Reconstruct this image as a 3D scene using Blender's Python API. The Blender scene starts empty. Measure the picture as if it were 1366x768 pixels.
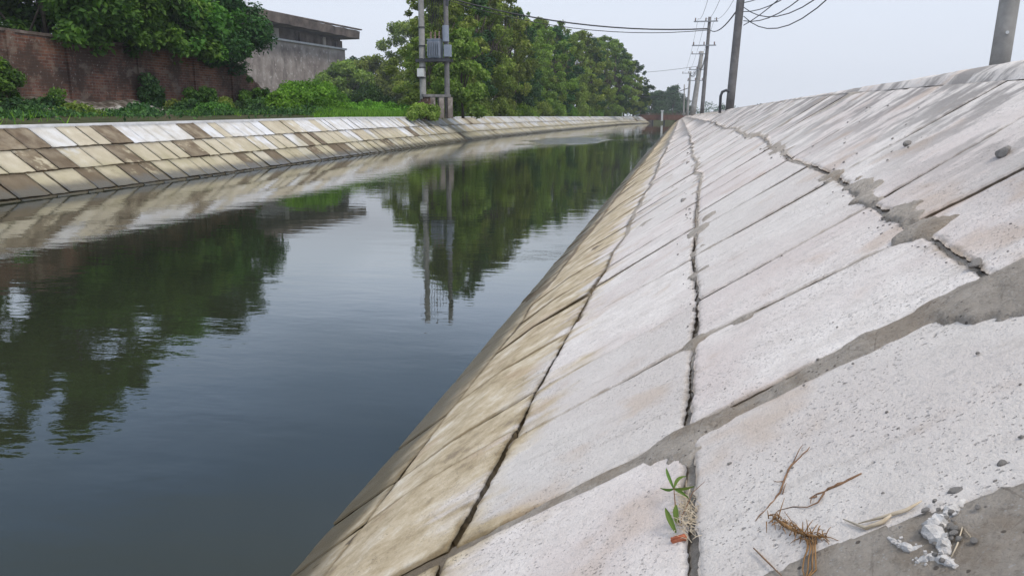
import bpy, bmesh, math, random
import numpy as np
from mathutils import Vector, Matrix, Euler

R = math.radians
scene = bpy.context.scene
COL = scene.collection

# ------------------------------------------------------------------ camera
F_PX, CX, CY = 1072.0, 683.0, 384.0          # focal length for a 1366 px wide picture
PITCH = math.atan(228.5 / F_PX)
YAW = math.atan(224.0 / math.hypot(F_PX, 228.5))
CAM = np.array([0.0, 0.0, 2.0])
cam = bpy.data.cameras.new('camera')
cam.lens = F_PX / 1366 * 36
cam.sensor_width = 36
cam.clip_start = 0.05
cam.clip_end = 6000
camo = bpy.data.objects.new('camera', cam)
camo.location = CAM
camo.rotation_euler = (math.pi / 2 - PITCH, 0, YAW)
COL.objects.link(camo)
scene.camera = camo

# ------------------------------------------------------------------ light
SUN_EL, SUN_AZ = R(58), R(125)               # azimuth clockwise from +Y
world = bpy.data.worlds.new('World')
scene.world = world
world.use_nodes = True
wn = world.node_tree.nodes
wl = world.node_tree.links
wn.clear()
w_out = wn.new('ShaderNodeOutputWorld')
w_bg = wn.new('ShaderNodeBackground')
w_bg.inputs['Strength'].default_value = 0.10
sky = wn.new('ShaderNodeTexSky')
sky.sky_type = 'NISHITA'
sky.sun_disc = False
sky.sun_elevation = SUN_EL
sky.sun_rotation = SUN_AZ
sky.air_density = 1.0
sky.dust_density = 2.0
geo = wn.new('ShaderNodeNewGeometry')
sep = wn.new('ShaderNodeSeparateXYZ')
tc = wn.new('ShaderNodeTexCoord')
wl.new(tc.outputs['Generated'], sep.inputs[0])
mp = wn.new('ShaderNodeMapping')
mp.inputs['Scale'].default_value = (1.2, 1.2, 3.4)
wl.new(tc.outputs['Generated'], mp.inputs[0])
nz = wn.new('ShaderNodeTexNoise')
nz.inputs['Scale'].default_value = 1.6
nz.inputs['Detail'].default_value = 5
nz.inputs['Roughness'].default_value = 0.5
wl.new(mp.outputs[0], nz.inputs['Vector'])
cr = wn.new('ShaderNodeValToRGB')            # cloud brightness with elevation
cr.color_ramp.elements[0].position = 0.0
cr.color_ramp.elements[0].color = (6.05, 6.35, 6.95, 1)
cr.color_ramp.elements[1].position = 1.0
cr.color_ramp.elements[1].color = (10.5, 10.7, 11.0, 1)
for p_, c_ in ((0.13, (6.1, 6.6, 7.5)), (0.175, (9.6, 10.7, 12.2)), (0.235, (8.2, 9.8, 12.6)), (0.31, (4.8, 6.6, 9.9)), (0.40, (3.0, 4.7, 8.4)), (0.58, (6.4, 7.1, 8.4))):
    e = cr.color_ramp.elements.new(p_)
    e.color = (*c_, 1)
wl.new(sep.outputs['Z'], cr.inputs[0])
m1 = wn.new('ShaderNodeMapRange')
m1.inputs['From Min'].default_value = 0.38
m1.inputs['From Max'].default_value = 0.62
m1.inputs['To Min'].default_value = 0.58
m1.inputs['To Max'].default_value = 0.97
wl.new(nz.outputs['Fac'], m1.inputs['Value'])
# clouds close up to a flat grey veil near the horizon
m2 = wn.new('ShaderNodeMapRange')
m2.inputs['From Min'].default_value = 0.12
m2.inputs['From Max'].default_value = 0.40
m2.inputs['To Min'].default_value = 1.0
m2.inputs['To Max'].default_value = 0.0
wl.new(sep.outputs['Z'], m2.inputs['Value'])
mx = wn.new('ShaderNodeMath')
mx.operation = 'MAXIMUM'
wl.new(m1.outputs[0], mx.inputs[0])
wl.new(m2.outputs[0], mx.inputs[1])
mix = wn.new('ShaderNodeMixRGB')
wl.new(mx.outputs[0], mix.inputs[0])
wl.new(sky.outputs[0], mix.inputs[1])
wl.new(cr.outputs[0], mix.inputs[2])
wl.new(mix.outputs[0], w_bg.inputs['Color'])
wl.new(w_bg.outputs[0], w_out.inputs[0])

sun = bpy.data.lights.new('sun', 'SUN')
sun.energy = 1.5
sun.angle = R(14)
sun.color = (1.0, 0.95, 0.89)
suno = bpy.data.objects.new('sun', sun)
suno.rotation_euler = (math.pi / 2 - SUN_EL, 0, math.pi - SUN_AZ)
COL.objects.link(suno)

vs = scene.view_settings
vs.view_transform = 'Standard'
vs.look = 'None'
vs.gamma = 1
vs.use_curve_mapping = False
vs.exposure = 0.38

# ------------------------------------------------------------------ helpers
rng = np.random.default_rng(7)
random.seed(11)
FWD = np.array([-math.sin(YAW) * math.cos(PITCH), math.cos(YAW) * math.cos(PITCH), -math.sin(PITCH)])
RGT = np.array([math.cos(YAW), math.sin(YAW), 0])
UP = np.array([-math.sin(YAW) * math.sin(PITCH), math.cos(YAW) * math.sin(PITCH), math.cos(PITCH)])


def ray(x, y):
    return FWD * F_PX + RGT * (x - CX) + UP * (CY - y)


def at(x, y, d):
    """measured photo point at depth d -> world"""
    return CAM + ray(x, y) * d / F_PX


TH = R(33)
TT = math.tan(TH)
XW = -1.78


def on_bank(x, y):
    """where a photo point falls on the right slope"""
    n = np.array([-TT, 0, 1.0])
    d = ray(x, y)
    t = (-XW * TT - n @ CAM) / (n @ d)
    q = CAM + d * t
    return q[0], q[1]


def tag(o, label=None, cat=None, group=None, kind=None):
    if label: o['label'] = label
    if cat: o['category'] = cat
    if group: o['group'] = group
    if kind: o['kind'] = kind
    return o


def empty(name, loc=(0, 0, 0), rz=0):
    o = bpy.data.objects.new(name, None)
    o.location = loc
    o.rotation_euler = (0, 0, rz)
    o.empty_display_size = 0.3
    COL.objects.link(o)
    return o


def mesh_obj(name, v, f, mat=None, parent=None, attrs=None, smooth=False, loc=None):
    me = bpy.data.meshes.new(name)
    v = np.asarray(v, dtype=np.float32)
    f = np.asarray(f) if not isinstance(f, list) else f
    if isinstance(f, np.ndarray):
        me.vertices.add(len(v))
        me.vertices.foreach_set('co', v.ravel())
        k = f.shape[1]
        me.loops.add(f.size)
        me.loops.foreach_set('vertex_index', f.ravel().astype(np.int32))
        me.polygons.add(len(f))
        me.polygons.foreach_set('loop_start', np.arange(0, f.size, k, dtype=np.int32))
        me.update(calc_edges=True)
        me.validate()
    else:
        me.from_pydata([tuple(map(float, q)) for q in v], [], f)
        me.update()
    if smooth:
        me.polygons.foreach_set('use_smooth', np.ones(len(me.polygons), dtype=bool))
    if attrs:
        for an, (dom, vals) in attrs.items():
            a = me.attributes.new(an, 'FLOAT', dom)
            a.data.foreach_set('value', np.asarray(vals, dtype=np.float32))
    if mat: me.materials.append(mat)
    o = bpy.data.objects.new(name, me)
    COL.objects.link(o)
    if parent: o.parent = parent
    if loc is not None: o.location = loc
    return o


def copy_tree(o, parent=None):
    c = o.copy()
    COL.objects.link(c)
    if parent: c.parent = parent
    for ch in list(o.children):
        copy_tree(ch, c)
    return c


# numpy value noise -----------------------------------------------------
_tab = rng.random(4096)


def _h(ix, iy):
    return _tab[(ix * 374761393 + iy * 668265263 ^ (ix * 1274126177 >> 3)) & 4095]


def vnoise(x, y):
    x = np.asarray(x, float); y = np.asarray(y, float)
    ix = np.floor(x).astype(np.int64); iy = np.floor(y).astype(np.int64)
    fx = x - ix; fy = y - iy
    fx = fx * fx * (3 - 2 * fx); fy = fy * fy * (3 - 2 * fy)
    return ((_h(ix, iy) * (1 - fx) + _h(ix + 1, iy) * fx) * (1 - fy)
            + (_h(ix, iy + 1) * (1 - fx) + _h(ix + 1, iy + 1) * fx) * fy)


def fbm(x, y, o=4):
    s = 0; a = 0.5; t = 0
    for i in range(o):
        s = s + a * vnoise(np.asarray(x) * 2 ** i + 17.3 * i, np.asarray(y) * 2 ** i + 5.1 * i)
        t += a; a *= 0.55
    return s / t - 0.5


class MB:
    """collects boxes, tubes and sheets into one mesh"""
    def __init__(s): s.v = []; s.f = []
    def add(s, v, f):
        b = len(s.v)
        s.v += [tuple(map(float, q)) for q in v]
        s.f += [tuple(i + b for i in q) for q in f]
        return s
    def box(s, c, size, rz=0, rot=None):
        M = rot if rot is not None else Matrix.Rotation(rz, 3, 'Z')
        hx, hy, hz = size[0] / 2, size[1] / 2, size[2] / 2
        v = [Vector(c) + M @ Vector((x * hx, y * hy, z * hz)) for x in (-1, 1) for y in (-1, 1) for z in (-1, 1)]
        return s.add(v, [(0, 1, 3, 2), (4, 6, 7, 5), (0, 4, 5, 1), (2, 3, 7, 6), (0, 2, 6, 4), (1, 5, 7, 3)])
    def tube(s, pts, rad, n=8, caps=True, jit=0):
        pts = [Vector(p) for p in pts]
        if not hasattr(rad, '__len__'): rad = [rad] * len(pts)
        rings = []
        up = Vector((0, 0, 1))
        d0 = (pts[-1] - pts[0]).normalized()
        if abs(d0.z) > 0.8: up = Vector((0, 1, 0))
        for i, p in enumerate(pts):
            a = pts[max(0, i - 1)]; b = pts[min(len(pts) - 1, i + 1)]
            d = (b - a).normalized()
            x = d.cross(up).normalized(); y = x.cross(d).normalized()
            rings.append([p + (x * math.cos(2 * math.pi * k / n) + y * math.sin(2 * math.pi * k / n)) * rad[i] * (1 + random.uniform(-jit, jit)) for k in range(n)])
        v = [q for r_ in rings for q in r_]
        f = []
        for i in range(len(pts) - 1):
            for k in range(n):
                f.append((i * n + k, i * n + (k + 1) % n, (i + 1) * n + (k + 1) % n, (i + 1) * n + k))
        if caps:
            f.append(tuple(range(n))[::-1]); f.append(tuple((len(pts) - 1) * n + k for k in range(n)))
        return s.add(v, f)
    def build(s, name, mat, parent=None, smooth=False, loc=None):
        return mesh_obj(name, s.v, s.f, mat, parent, smooth=smooth, loc=loc)


# ------------------------------------------------------------------ materials
class NT:
    def __init__(s, name, rough=0.9, spec=0.3):
        s.m = bpy.data.materials.new(name); s.m.use_nodes = True
        s.t = s.m.node_tree; s.n = s.t.nodes; s.l = s.t.links
        s.b = s.n['Principled BSDF']
        s.b.inputs['Roughness'].default_value = rough
        s.b.inputs['Specular IOR Level'].default_value = spec
        s.g = s.n.new('ShaderNodeNewGeometry')
        s.pos = s.g.outputs['Position']
    def lk(s, a, b): s.l.new(a, b)
    def obj(s):
        t = s.n.new('ShaderNodeTexCoord'); return t.outputs['Object']
    def map(s, scale, vec=None, rot=(0, 0, 0)):
        m = s.n.new('ShaderNodeMapping'); m.inputs['Scale'].default_value = scale; m.inputs['Rotation'].default_value = rot
        s.lk(vec or s.pos, m.inputs[0]); return m.outputs[0]
    def noise(s, scale, det=4, vec=None, rough=0.55, dist=0):
        n = s.n.new('ShaderNodeTexNoise'); n.inputs['Scale'].default_value = scale; n.inputs['Detail'].default_value = det
        n.inputs['Roughness'].default_value = rough; n.inputs['Distortion'].default_value = dist
        s.lk(vec or s.pos, n.inputs['Vector']); return n.outputs['Fac']
    def voro(s, scale, vec=None, feat='F1', out='Distance'):
        n = s.n.new('ShaderNodeTexVoronoi'); n.inputs['Scale'].default_value = scale; n.feature = feat
        s.lk(vec or s.pos, n.inputs['Vector']); return n.outputs[out]
    def rng(s, v, a, b, c=0.0, d=1.0, smooth=True):
        n = s.n.new('ShaderNodeMapRange'); n.interpolation_type = 'SMOOTHSTEP' if smooth else 'LINEAR'
        for k, x in zip(('From Min', 'From Max', 'To Min', 'To Max'), (a, b, c, d)): n.inputs[k].default_value = x
        s.lk(v, n.inputs['Value']); return n.outputs[0]
    def math(s, op, a, b=None):
        n = s.n.new('ShaderNodeMath'); n.operation = op
        for i, x in enumerate((a, b)):
            if x is None: continue
            if isinstance(x, (int, float)): n.inputs[i].default_value = x
            else: s.lk(x, n.inputs[i])
        return n.outputs[0]
    def mix(s, fac, a, b, mode='MIX'):
        n = s.n.new('ShaderNodeMixRGB'); n.blend_type = mode
        for i, x in enumerate((fac, a, b)):
            if isinstance(x, (int, float)): n.inputs[i].default_value = x
            elif isinstance(x, tuple): n.inputs[i].default_value = (*x, 1)
            else: s.lk(x, n.inputs[i])
        return n.outputs[0]
    def ramp(s, v, stops):
        n = s.n.new('ShaderNodeValToRGB'); e = n.color_ramp.elements
        while len(e) < len(stops): e.new(0.5)
        for el, (p, c) in zip(e, stops): el.position = p; el.color = (*c, 1)
        s.lk(v, n.inputs[0]); return n.outputs[0]
    def attr(s, name):
        n = s.n.new('ShaderNodeAttribute'); n.attribute_name = name; return n.outputs['Fac']
    def z(s, k='Z'):
        n = s.n.new('ShaderNodeSeparateXYZ'); s.lk(s.pos, n.inputs[0]); return n.outputs[k]
    def z2(s, v):
        n = s.n.new('ShaderNodeSeparateXYZ'); s.lk(v, n.inputs[0]); return n.outputs['Z']
    def bump(s, h, dist=0.01, strength=1.0, prev=None):
        n = s.n.new('ShaderNodeBump'); n.inputs['Distance'].default_value = dist; n.inputs['Strength'].default_value = strength
        s.lk(h, n.inputs['Height'])
        if prev: s.lk(prev, n.inputs['Normal'])
        s.lk(n.outputs[0], s.b.inputs['Normal']); return n.outputs[0]
    def col(s, c):
        if isinstance(c, tuple): s.b.inputs['Base Color'].default_value = (*c, 1)
        else: s.lk(c, s.b.inputs['Base Color'])
        return s


def slab_material(name, left=False):
    m = NT(name, 0.93, 0.25)
    tint = m.attr('tint')
    if left:
        tint = m.math('ADD', tint, m.rng(m.noise(2.6, 5, rough=.65), .3, .7, -.11, .11, False))
        base = m.ramp(tint, [(0.0, (.12, .085, .055)), (0.14, (.21, .16, .10)), (0.16, (.40, .34, .24)), (0.4, (.54, .48, .36)), (0.45, (.60, .58, .54)), (1.0, (.66, .66, .67))])
        for_noise = m.noise(2.2, 5)
        base = m.mix(m.rng(for_noise, .35, .7, 0, .5), base, (.40, .34, .24))
        z = m.z()
        zz = m.math('ADD', z, m.rng(m.noise(0.8, 4), .2, .8, -.35, .35, False))
        stain = m.rng(zz, 1.15, .6, 0, .72)
        dk = m.rng(tint, .10, .2, 1, 0)
        stc = m.mix(dk, m.mix(m.rng(m.noise(1.1, 5), .35, .65), (.44, .385, .265), (.34, .30, .18)), (.14, .105, .065))
        base = m.mix(stain, base, stc)
    else:
        n1 = m.noise(1.3, 5); n2 = m.noise(9, 6, rough=.65); n3 = m.noise(70, 4, rough=.7)
        base = m.ramp(n2, [(.25, (.61, .555, .50)), (.5, (.765, .705, .65)), (.75, (.88, .82, .76))])
        base = m.mix(m.rng(n1, .40, .66, 0, .85), base, (.66, .575, .53))
        base = m.mix(m.rng(tint, .45, 1, 0, .6), base, (.60, .56, .51))
        # streaks left by trowel, running up the slope
        st = m.noise(1.0, 5, vec=m.map((3.5, 20, 3.5), rot=(0, 0, R(-6))), rough=.6)
        base = m.mix(m.rng(st, .55, .72, 0, .34), base, m.mix(m.noise(1.1, 3), (.46, .38, .31), (.36, .345, .33)))
        base = m.mix(m.rng(n3, .52, .70, 0, .55), base, (.42, .39, .37))
        n4 = m.noise(230, 3, rough=.8)
        base = m.mix(m.rng(n4, .54, .66, 0, .40), base, (.36, .33, .31))
        sc_ = m.noise(16, 6, vec=m.map((.8, 1.2, .8)), rough=.72)
        base = m.mix(m.rng(sc_, .60, .68, 0, .5), base, (.40, .375, .35))
        # soil worked into the rims beside the joints
        rim = m.attr('rim')
        rr_ = m.math('MULTIPLY', m.rng(m.math('ADD', rim, m.rng(m.noise(14, 6, rough=.7), .3, .7, -.45, .35, False)), .35, 1.05), m.rng(m.noise(1.9, 3), .35, .6, .35, 1))
        base = m.mix(m.math('MULTIPLY', rr_, .85), base, m.mix(m.noise(3, 2), (.33, .26, .18), (.30, .27, .245)))
        # dry cement spills near the crest
        spill = m.math('MULTIPLY', m.rng(m.z(), 1.55, 2.15), m.rng(m.noise(1.6, 6, vec=m.map((1, 1.6, 1)), rough=.65), .47, .56))
        base = m.mix(m.math('MULTIPLY', spill, .75), base, (.22, .20, .185))
        z = m.z()
        zz = m.math('ADD', z, m.rng(m.noise(2.2, 6), .2, .8, -.22, .22, False))
        zz = m.math('ADD', zz, m.rng(m.noise(1.0, 4, vec=m.map((.7, 7, .7))), .25, .75, -.12, .12, False))
        stain = m.rng(zz, .88, .70, 0, .85)
        sc = m.ramp(m.noise(5, 6, rough=.7), [(.30, (.20, .14, .07)), (.42, (.43, .33, .18)), (.54, (.58, .47, .30)), (.68, (.76, .68, .54))])
        base = m.mix(stain, base, sc)
        base = m.mix(m.math('MULTIPLY', m.math('MULTIPLY', stain, m.rng(m.math('ADD', rim, m.rng(m.noise(11, 5, rough=.7), .3, .7, -.3, .4, False)), .25, .9)), .8), base, (.17, .12, .055))
        # faint orange seep stains
        base = m.mix(m.math('MULTIPLY', m.rng(m.noise(2.6, 3), .56, .7), .35), base, (.50, .36, .24))
    z = m.z()
    zn = m.math('ADD', z, m.rng(m.noise(3.0, 5), .2, .8, -.07, .07, False))
    wet = m.rng(zn, .40 if left else .34, .16 if left else .12)
    base = m.mix(m.math('MULTIPLY', wet, .88), base, (.10, .085, .055) if left else (.075, .058, .028))
    # scattered pits: gated voronoi dots of two sizes, pulled out along the slope
    if not left:
        wob = m.n.new('ShaderNodeVectorMath'); wob.operation = 'ADD'
        nv = m.n.new('ShaderNodeTexNoise'); nv.inputs['Scale'].default_value = 90; m.lk(m.pos, nv.inputs['Vector'])
        ws = m.n.new('ShaderNodeVectorMath'); ws.operation = 'SCALE'; ws.inputs['Scale'].default_value = .011; m.lk(nv.outputs['Color'], ws.inputs[0])
        m.lk(m.map((.85, 1.1, .85)), wob.inputs[0]); m.lk(ws.outputs[0], wob.inputs[1]); wv = wob.outputs[0]
        g1 = m.rng(m.voro(46, vec=wv, out='Color'), .70, .76)
        pit1 = m.math('MULTIPLY', m.rng(m.voro(46, vec=wv), .24, .12), g1)
        g2 = m.rng(m.voro(120, vec=wv, out='Color'), .55, .62)
        pit2 = m.math('MULTIPLY', m.rng(m.voro(120, vec=wv), .34, .2), g2)
        pits = m.math('MAXIMUM', pit1, pit2)
        dens = m.rng(m.noise(4.5, 5, rough=.65), .42, .62, .08, 1)
        pits = m.math('MULTIPLY', pits, dens)
        base = m.mix(m.math('MULTIPLY', pits, .62), base, (.19, .17, .155))
        h = m.math('SUBTRACT', m.math('ADD', m.math('MULTIPLY', m.noise(160, 5, rough=.75), .5), m.math('MULTIPLY', m.noise(38, 6, rough=.7), 1.0)), m.math('MULTIPLY', pits, 1.1))
        m.bump(h, .006, .95)
    else:
        m.bump(m.noise(14, 6, rough=.7), .02, .7)
    m.col(base)
    m.lk(m.rng(wet, 0, 1, .93, .35), m.b.inputs['Roughness'])
    return m.m


def mortar_material(name, a, b, pebble=True):
    m = NT(name, 0.96, 0.2)
    c = m.ramp(m.noise(13, 7, rough=.7), [(.25, a), (.75, b)])
    g = m.voro(150)
    gc = m.voro(150, out='Color')
    c = m.mix(m.math('MULTIPLY', m.rng(g, .35, .2), m.rng(gc, .6, .7)), c, (.55, .53, .50))
    c = m.mix(m.math('MULTIPLY', m.rng(m.voro(60), .3, .18), m.rng(m.voro(60, out='Color'), .72, .8)), c, (.16, .14, .12))
    z = m.z()
    c = m.mix(m.rng(m.math('ADD', z, m.rng(m.noise(2, 5), .2, .8, -.15, .15, False)), .9, .7, 0, .75), c, (.15, .105, .05))
    c = m.mix(m.rng(z, .22, .1, 0, .8), c, (.05, .04, .02))
    c = m.mix(m.rng(m.noise(48, 6, rough=.8), .5, .68, 0, .6), c, tuple(q * .62 for q in a))
    c = m.mix(m.rng(m.noise(5, 5, rough=.6), .5, .62, 0, .45), c, (.30, .23, .16))
    ck = m.voro(9, vec=m.map((1, 1, 1)), feat='DISTANCE_TO_EDGE')
    ckm = m.math('MULTIPLY', m.rng(m.math('ADD', ck, m.rng(m.noise(30, 4), .3, .7, -.02, .03, False)), .022, .006), m.rng(m.noise(2.2, 2), .5, .58))
    c = m.mix(m.math('MULTIPLY', ckm, .3), c, (.07, .055, .045))
    m.col(c)
    m.bump(m.math('ADD', m.noise(110, 6, rough=.8), m.math('MULTIPLY', m.noise(30, 5), 1.6)), .014, 1.0)
    return m.m


def simple(name, c1, c2, scale=6, rough=.9, bump=.01, spec=.3, metal=0, det=6, bscale=None):
    m = NT(name, rough, spec)
    m.col(m.ramp(m.noise(scale, det, vec=m.obj(), rough=.65), [(.3, c1), (.7, c2)]))
    if bump: m.bump(m.noise(bscale or scale * 5, 5, vec=m.obj(), rough=.7), bump, .8)
    m.b.inputs['Metallic'].default_value = metal
    return m.m


def leaf_mat(name, dark, mid, light, trans=.25, dry=None):
    m = NT(name, 0.7, 0.12)
    t = m.attr('tint')
    oi = m.n.new('ShaderNodeObjectInfo')
    c = m.ramp(t, [(0, dark), (.5, mid), (1, light)])
    hs = m.n.new('ShaderNodeHueSaturation')
    m.lk(m.rng(oi.outputs['Random'], 0, 1, .475, .512, False), hs.inputs['Hue'])
    m.lk(m.rng(oi.outputs['Random'], 0, 1, .8, 1.15, False), hs.inputs['Value'])
    m.lk(c, hs.inputs['Color'])
    c = hs.outputs[0]
    m.col(c)
    tr = m.n.new('ShaderNodeBsdfTranslucent')
    tc_ = m.mix(1.0, c, (1.0, 1.25, .5), 'MULTIPLY')
    m.lk(tc_, tr.inputs['Color'])
    ms = m.n.new('ShaderNodeMixShader'); ms.inputs[0].default_value = trans
    out = m.n['Material Output']
    m.lk(m.b.outputs[0], ms.inputs[1]); m.lk(tr.outputs[0], ms.inputs[2]); m.lk(ms.outputs[0], out.inputs[0])
    return m.m


M = {}
M['slab'] = slab_material('speckled_white_concrete')
M['slab_left'] = slab_material('stained_concrete', True)
M['mortar'] = mortar_material('grey_mortar', (.37, .32, .265), (.62, .555, .48))
M['mortar_left'] = mortar_material('left_mortar', (.10, .085, .055), (.22, .19, .14))
M['coping'] = simple('coping_concrete', (.42, .41, .39), (.62, .61, .60), 2.5, .95, .01)
M['bark'] = simple('bark', (.05, .04, .03), (.14, .115, .085), 9, .95, .03)
M['leaf_tree'] = leaf_mat('leaf_tree', (.06, .095, .02), (.19, .265, .055), (.40, .48, .13), .40)
M['leaf_dark'] = leaf_mat('leaf_dark', (.02, .05, .02), (.045, .105, .035), (.10, .20, .055), .25)
M['leaf_far'] = leaf_mat('leaf_far', (.03, .06, .03), (.06, .11, .05), (.10, .16, .07), .2)
M['leaf_bright'] = leaf_mat('leaf_bright', (.06, .13, .02), (.13, .26, .03), (.24, .42, .06), .35)
M['leaf_fig'] = leaf_mat('leaf_fig', (.03, .075, .02), (.08, .18, .035), (.19, .36, .06), .36)
M['pole'] = simple('pole_concrete', (.26, .25, .23), (.42, .40, .37), 3, .9, .008)
M['pole_dark'] = simple('pole_weathered', (.13, .12, .115), (.24, .23, .22), 3, .9, .008)
M['metal'] = simple('galvanised_steel', (.25, .26, .27), (.40, .41, .42), 8, .5, .002, .5, .6)
M['tf_grey'] = simple('transformer_grey', (.22, .25, .30), (.31, .34, .39), 2, .5, .002, .5)
M['dark_iron'] = simple('dark_iron', (.03, .03, .035), (.07, .07, .075), 8, .6, .004, .5)
M['porcelain'] = simple('porcelain', (.16, .09, .07), (.24, .15, .11), 8, .3, 0, .5)
M['wire'] = simple('black_cable', (.03, .03, .032), (.05, .05, .052), 8, .6, 0)
M['whitebox'] = simple('white_plastic', (.62, .62, .60), (.75, .75, .73), 4, .5, .001)
M['rust'] = simple('rusty_paint', (.10, .05, .035), (.20, .11, .08), 2.5, .85, .01)
M['rock'] = simple('crumb_mortar', (.19, .175, .16), (.44, .41, .375), 30, .95, .006)
M['rubble'] = simple('pale_rubble', (.16, .14, .11), (.56, .53, .47), 5, .95, .02)
M['brickbit'] = simple('orange_brick', (.42, .12, .06), (.60, .22, .12), 40, .9, .003)
M['twig'] = simple('dry_twig', (.11, .055, .03), (.30, .18, .10), 60, .9, .002)
M['root'] = simple('dry_root', (.16, .08, .03), (.36, .21, .09), 70, .9, .002)
M['straw'] = simple('pale_straw', (.45, .36, .24), (.62, .54, .42), 60, .9, .001)
M['plaster_lump'] = simple('white_plaster', (.50, .47, .44), (.80, .77, .73), 50, .9, .006)
M['weed'] = leaf_mat('weed_leaf', (.13, .20, .05), (.20, .28, .08), (.28, .36, .13), .3)


def brick_material(name, c_lo, c_hi, dirt=.6):
    m = NT(name, .95, .15)
    b = m.n.new('ShaderNodeTexBrick')
    mp_ = m.n.new('ShaderNodeMapping'); mp_.inputs['Rotation'].default_value = (R(90), 0, R(90))
    # wall plane is Y/Z: feed (Y, Z) to the brick pattern
    s_ = m.n.new('ShaderNodeSeparateXYZ'); m.lk(m.pos, s_.inputs[0])
    cb = m.n.new('ShaderNodeCombineXYZ'); m.lk(s_.outputs['Y'], cb.inputs[0]); m.lk(s_.outputs['Z'], cb.inputs[1])
    m.lk(cb.outputs[0], b.inputs['Vector'])
    b.inputs['Scale'].default_value = 1
    b.inputs['Brick Width'].default_value = .44; b.inputs['Row Height'].default_value = .15
    b.inputs['Mortar Size'].default_value = .016; b.inputs['Bias'].default_value = -.1
    b.inputs['Color1'].default_value = (*c_lo, 1); b.inputs['Color2'].default_value = (*c_hi, 1)
    b.inputs['Mortar'].default_value = (.24, .20, .165, 1)
    c = b.outputs['Color']
    c = m.mix(m.rng(m.noise(.45, 7, rough=.65), .38, .58, .15, .88), c, (.062, .044, .034))
    c = m.mix(m.rng(m.noise(.9, 5, vec=m.map((1, 1, 1.4)), rough=.6), .55, .66, 0, .7), c, (.21, .16, .12))
    c = m.mix(m.rng(m.noise(7, 4), .60, .72, 0, .7), c, (.33, .29, .26))
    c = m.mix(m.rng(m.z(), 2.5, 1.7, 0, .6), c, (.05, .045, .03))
    m.col(c)
    m.bump(m.math('ADD', m.math('MULTIPLY', b.outputs['Fac'], -1.0), m.math('MULTIPLY', m.noise(9, 6, rough=.7), 1.3)), .03, .9)
    return m.m


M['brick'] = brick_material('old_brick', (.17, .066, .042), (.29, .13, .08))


def plaster_material():
    m = NT('weathered_plaster', .95, .15); m.pos = m.obj()
    c = m.ramp(m.noise(1.2, 7, rough=.65), [(.3, (.17, .135, .115)), (.5, (.29, .245, .21)), (.70, (.44, .385, .335))])
    c = m.mix(m.rng(m.noise(1.0, 6, vec=m.map((1.7, 1.7, .45)), rough=.7), .48, .66, 0, .6), c, (.085, .065, .058))
    c = m.mix(m.rng(m.noise(4, 6), .57, .66, 0, .7), c, (.52, .47, .42))
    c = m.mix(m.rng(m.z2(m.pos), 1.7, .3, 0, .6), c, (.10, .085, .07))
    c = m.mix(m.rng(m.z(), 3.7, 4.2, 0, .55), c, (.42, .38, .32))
    m.col(c); m.bump(m.noise(12, 6, rough=.7), .02, .8)
    return m.m


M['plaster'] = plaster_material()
M['roofslab'] = simple('mossy_roof_slab', (.045, .033, .026), (.20, .155, .125), 1.5, .95, .03)


def ground_material(name, cols, scale):
    m = NT(name, .97, .1)
    m.col(m.ramp(m.noise(scale, 7, rough=.65), [(.3, cols[0]), (.5, cols[1]), (.7, cols[2])]))
    m.bump(m.noise(6, 7, rough=.7), .06, .9)
    return m.m


M['soil_left'] = ground_material('grassy_soil', [(.035, .04, .018), (.06, .065, .028), (.085, .07, .045)], .8)
M['heap'] = ground_material('rubbly_soil', [(.035, .028, .02), (.10, .08, .06), (.34, .31, .27)], 2.6)
M['soil_right'] = ground_material('dry_soil', [(.12, .10, .08), (.2, .17, .14), (.10, .11, .05)], .8)


def water_material():
    m = NT('canal_water', .03, .5)
    m.b.inputs['IOR'].default_value = 1.36
    m.col(m.ramp(m.noise(.15, 3), [(.3, (.018, .022, .013)), (.7, (.028, .032, .018))]))
    s1 = m.noise(1.6, 3, vec=m.map((.7, 1.5, 1)), rough=.5)
    s2 = m.noise(7.5, 3, vec=m.map((.75, 1.4, 1)), rough=.5)
    patch = m.noise(.16, 3, vec=m.map((1, .6, 1)))
    calm = m.rng(patch, .38, .62, .25, 1.0)
    # wind-ruffled streak well down the canal
    sp = m.n.new('ShaderNodeVectorMath'); sp.operation = 'SUBTRACT'; m.lk(m.pos, sp.inputs[0]); sp.inputs[1].default_value = (-9.2, 70, 0)
    sc = m.n.new('ShaderNodeVectorMath'); sc.operation = 'MULTIPLY'; m.lk(sp.outputs[0], sc.inputs[0]); sc.inputs[1].default_value = (1 / 3.6, 1 / 13, 0)
    ln = m.n.new('ShaderNodeVectorMath'); ln.operation = 'LENGTH'; m.lk(sc.outputs[0], ln.inputs[0])
    ruf = m.rng(m.math('ADD', ln.outputs['Value'], m.rng(m.noise(.5, 4, vec=m.map((1, .3, 1))), .2, .8, -.45, .45, False)), 1.0, .55)
    h = m.math('ADD', m.math('MULTIPLY', s1, m.rng(patch, .4, .65, .18, .5)), m.math('MULTIPLY', m.math('MULTIPLY', s2, calm), .10))
    bm_ = m.bump(h, .011, .9)
    m.bump(m.math('MULTIPLY', m.noise(3.2, 3, vec=m.map((.8, 1.6, 1))), ruf), .10, 1.0, prev=bm_)
    m.lk(m.rng(ruf, 0, 1, .015, .10), m.b.inputs['Roughness'])
    return m.m


M['water'] = water_material()

# ------------------------------------------------------------------ setting: water and ground
def wl_left(y):      # left waterline
    return np.interp(y, [-60, 15, 20, 26, 40, 60, 78, 113, 165, 205, 228, 246, 400], [-15.6, -15.6, -15.6, -15.8, -16.4, -17.2, -17.6, -16.9, -15.4, -14.0, -11.0, -8.2, -8.2])


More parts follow.
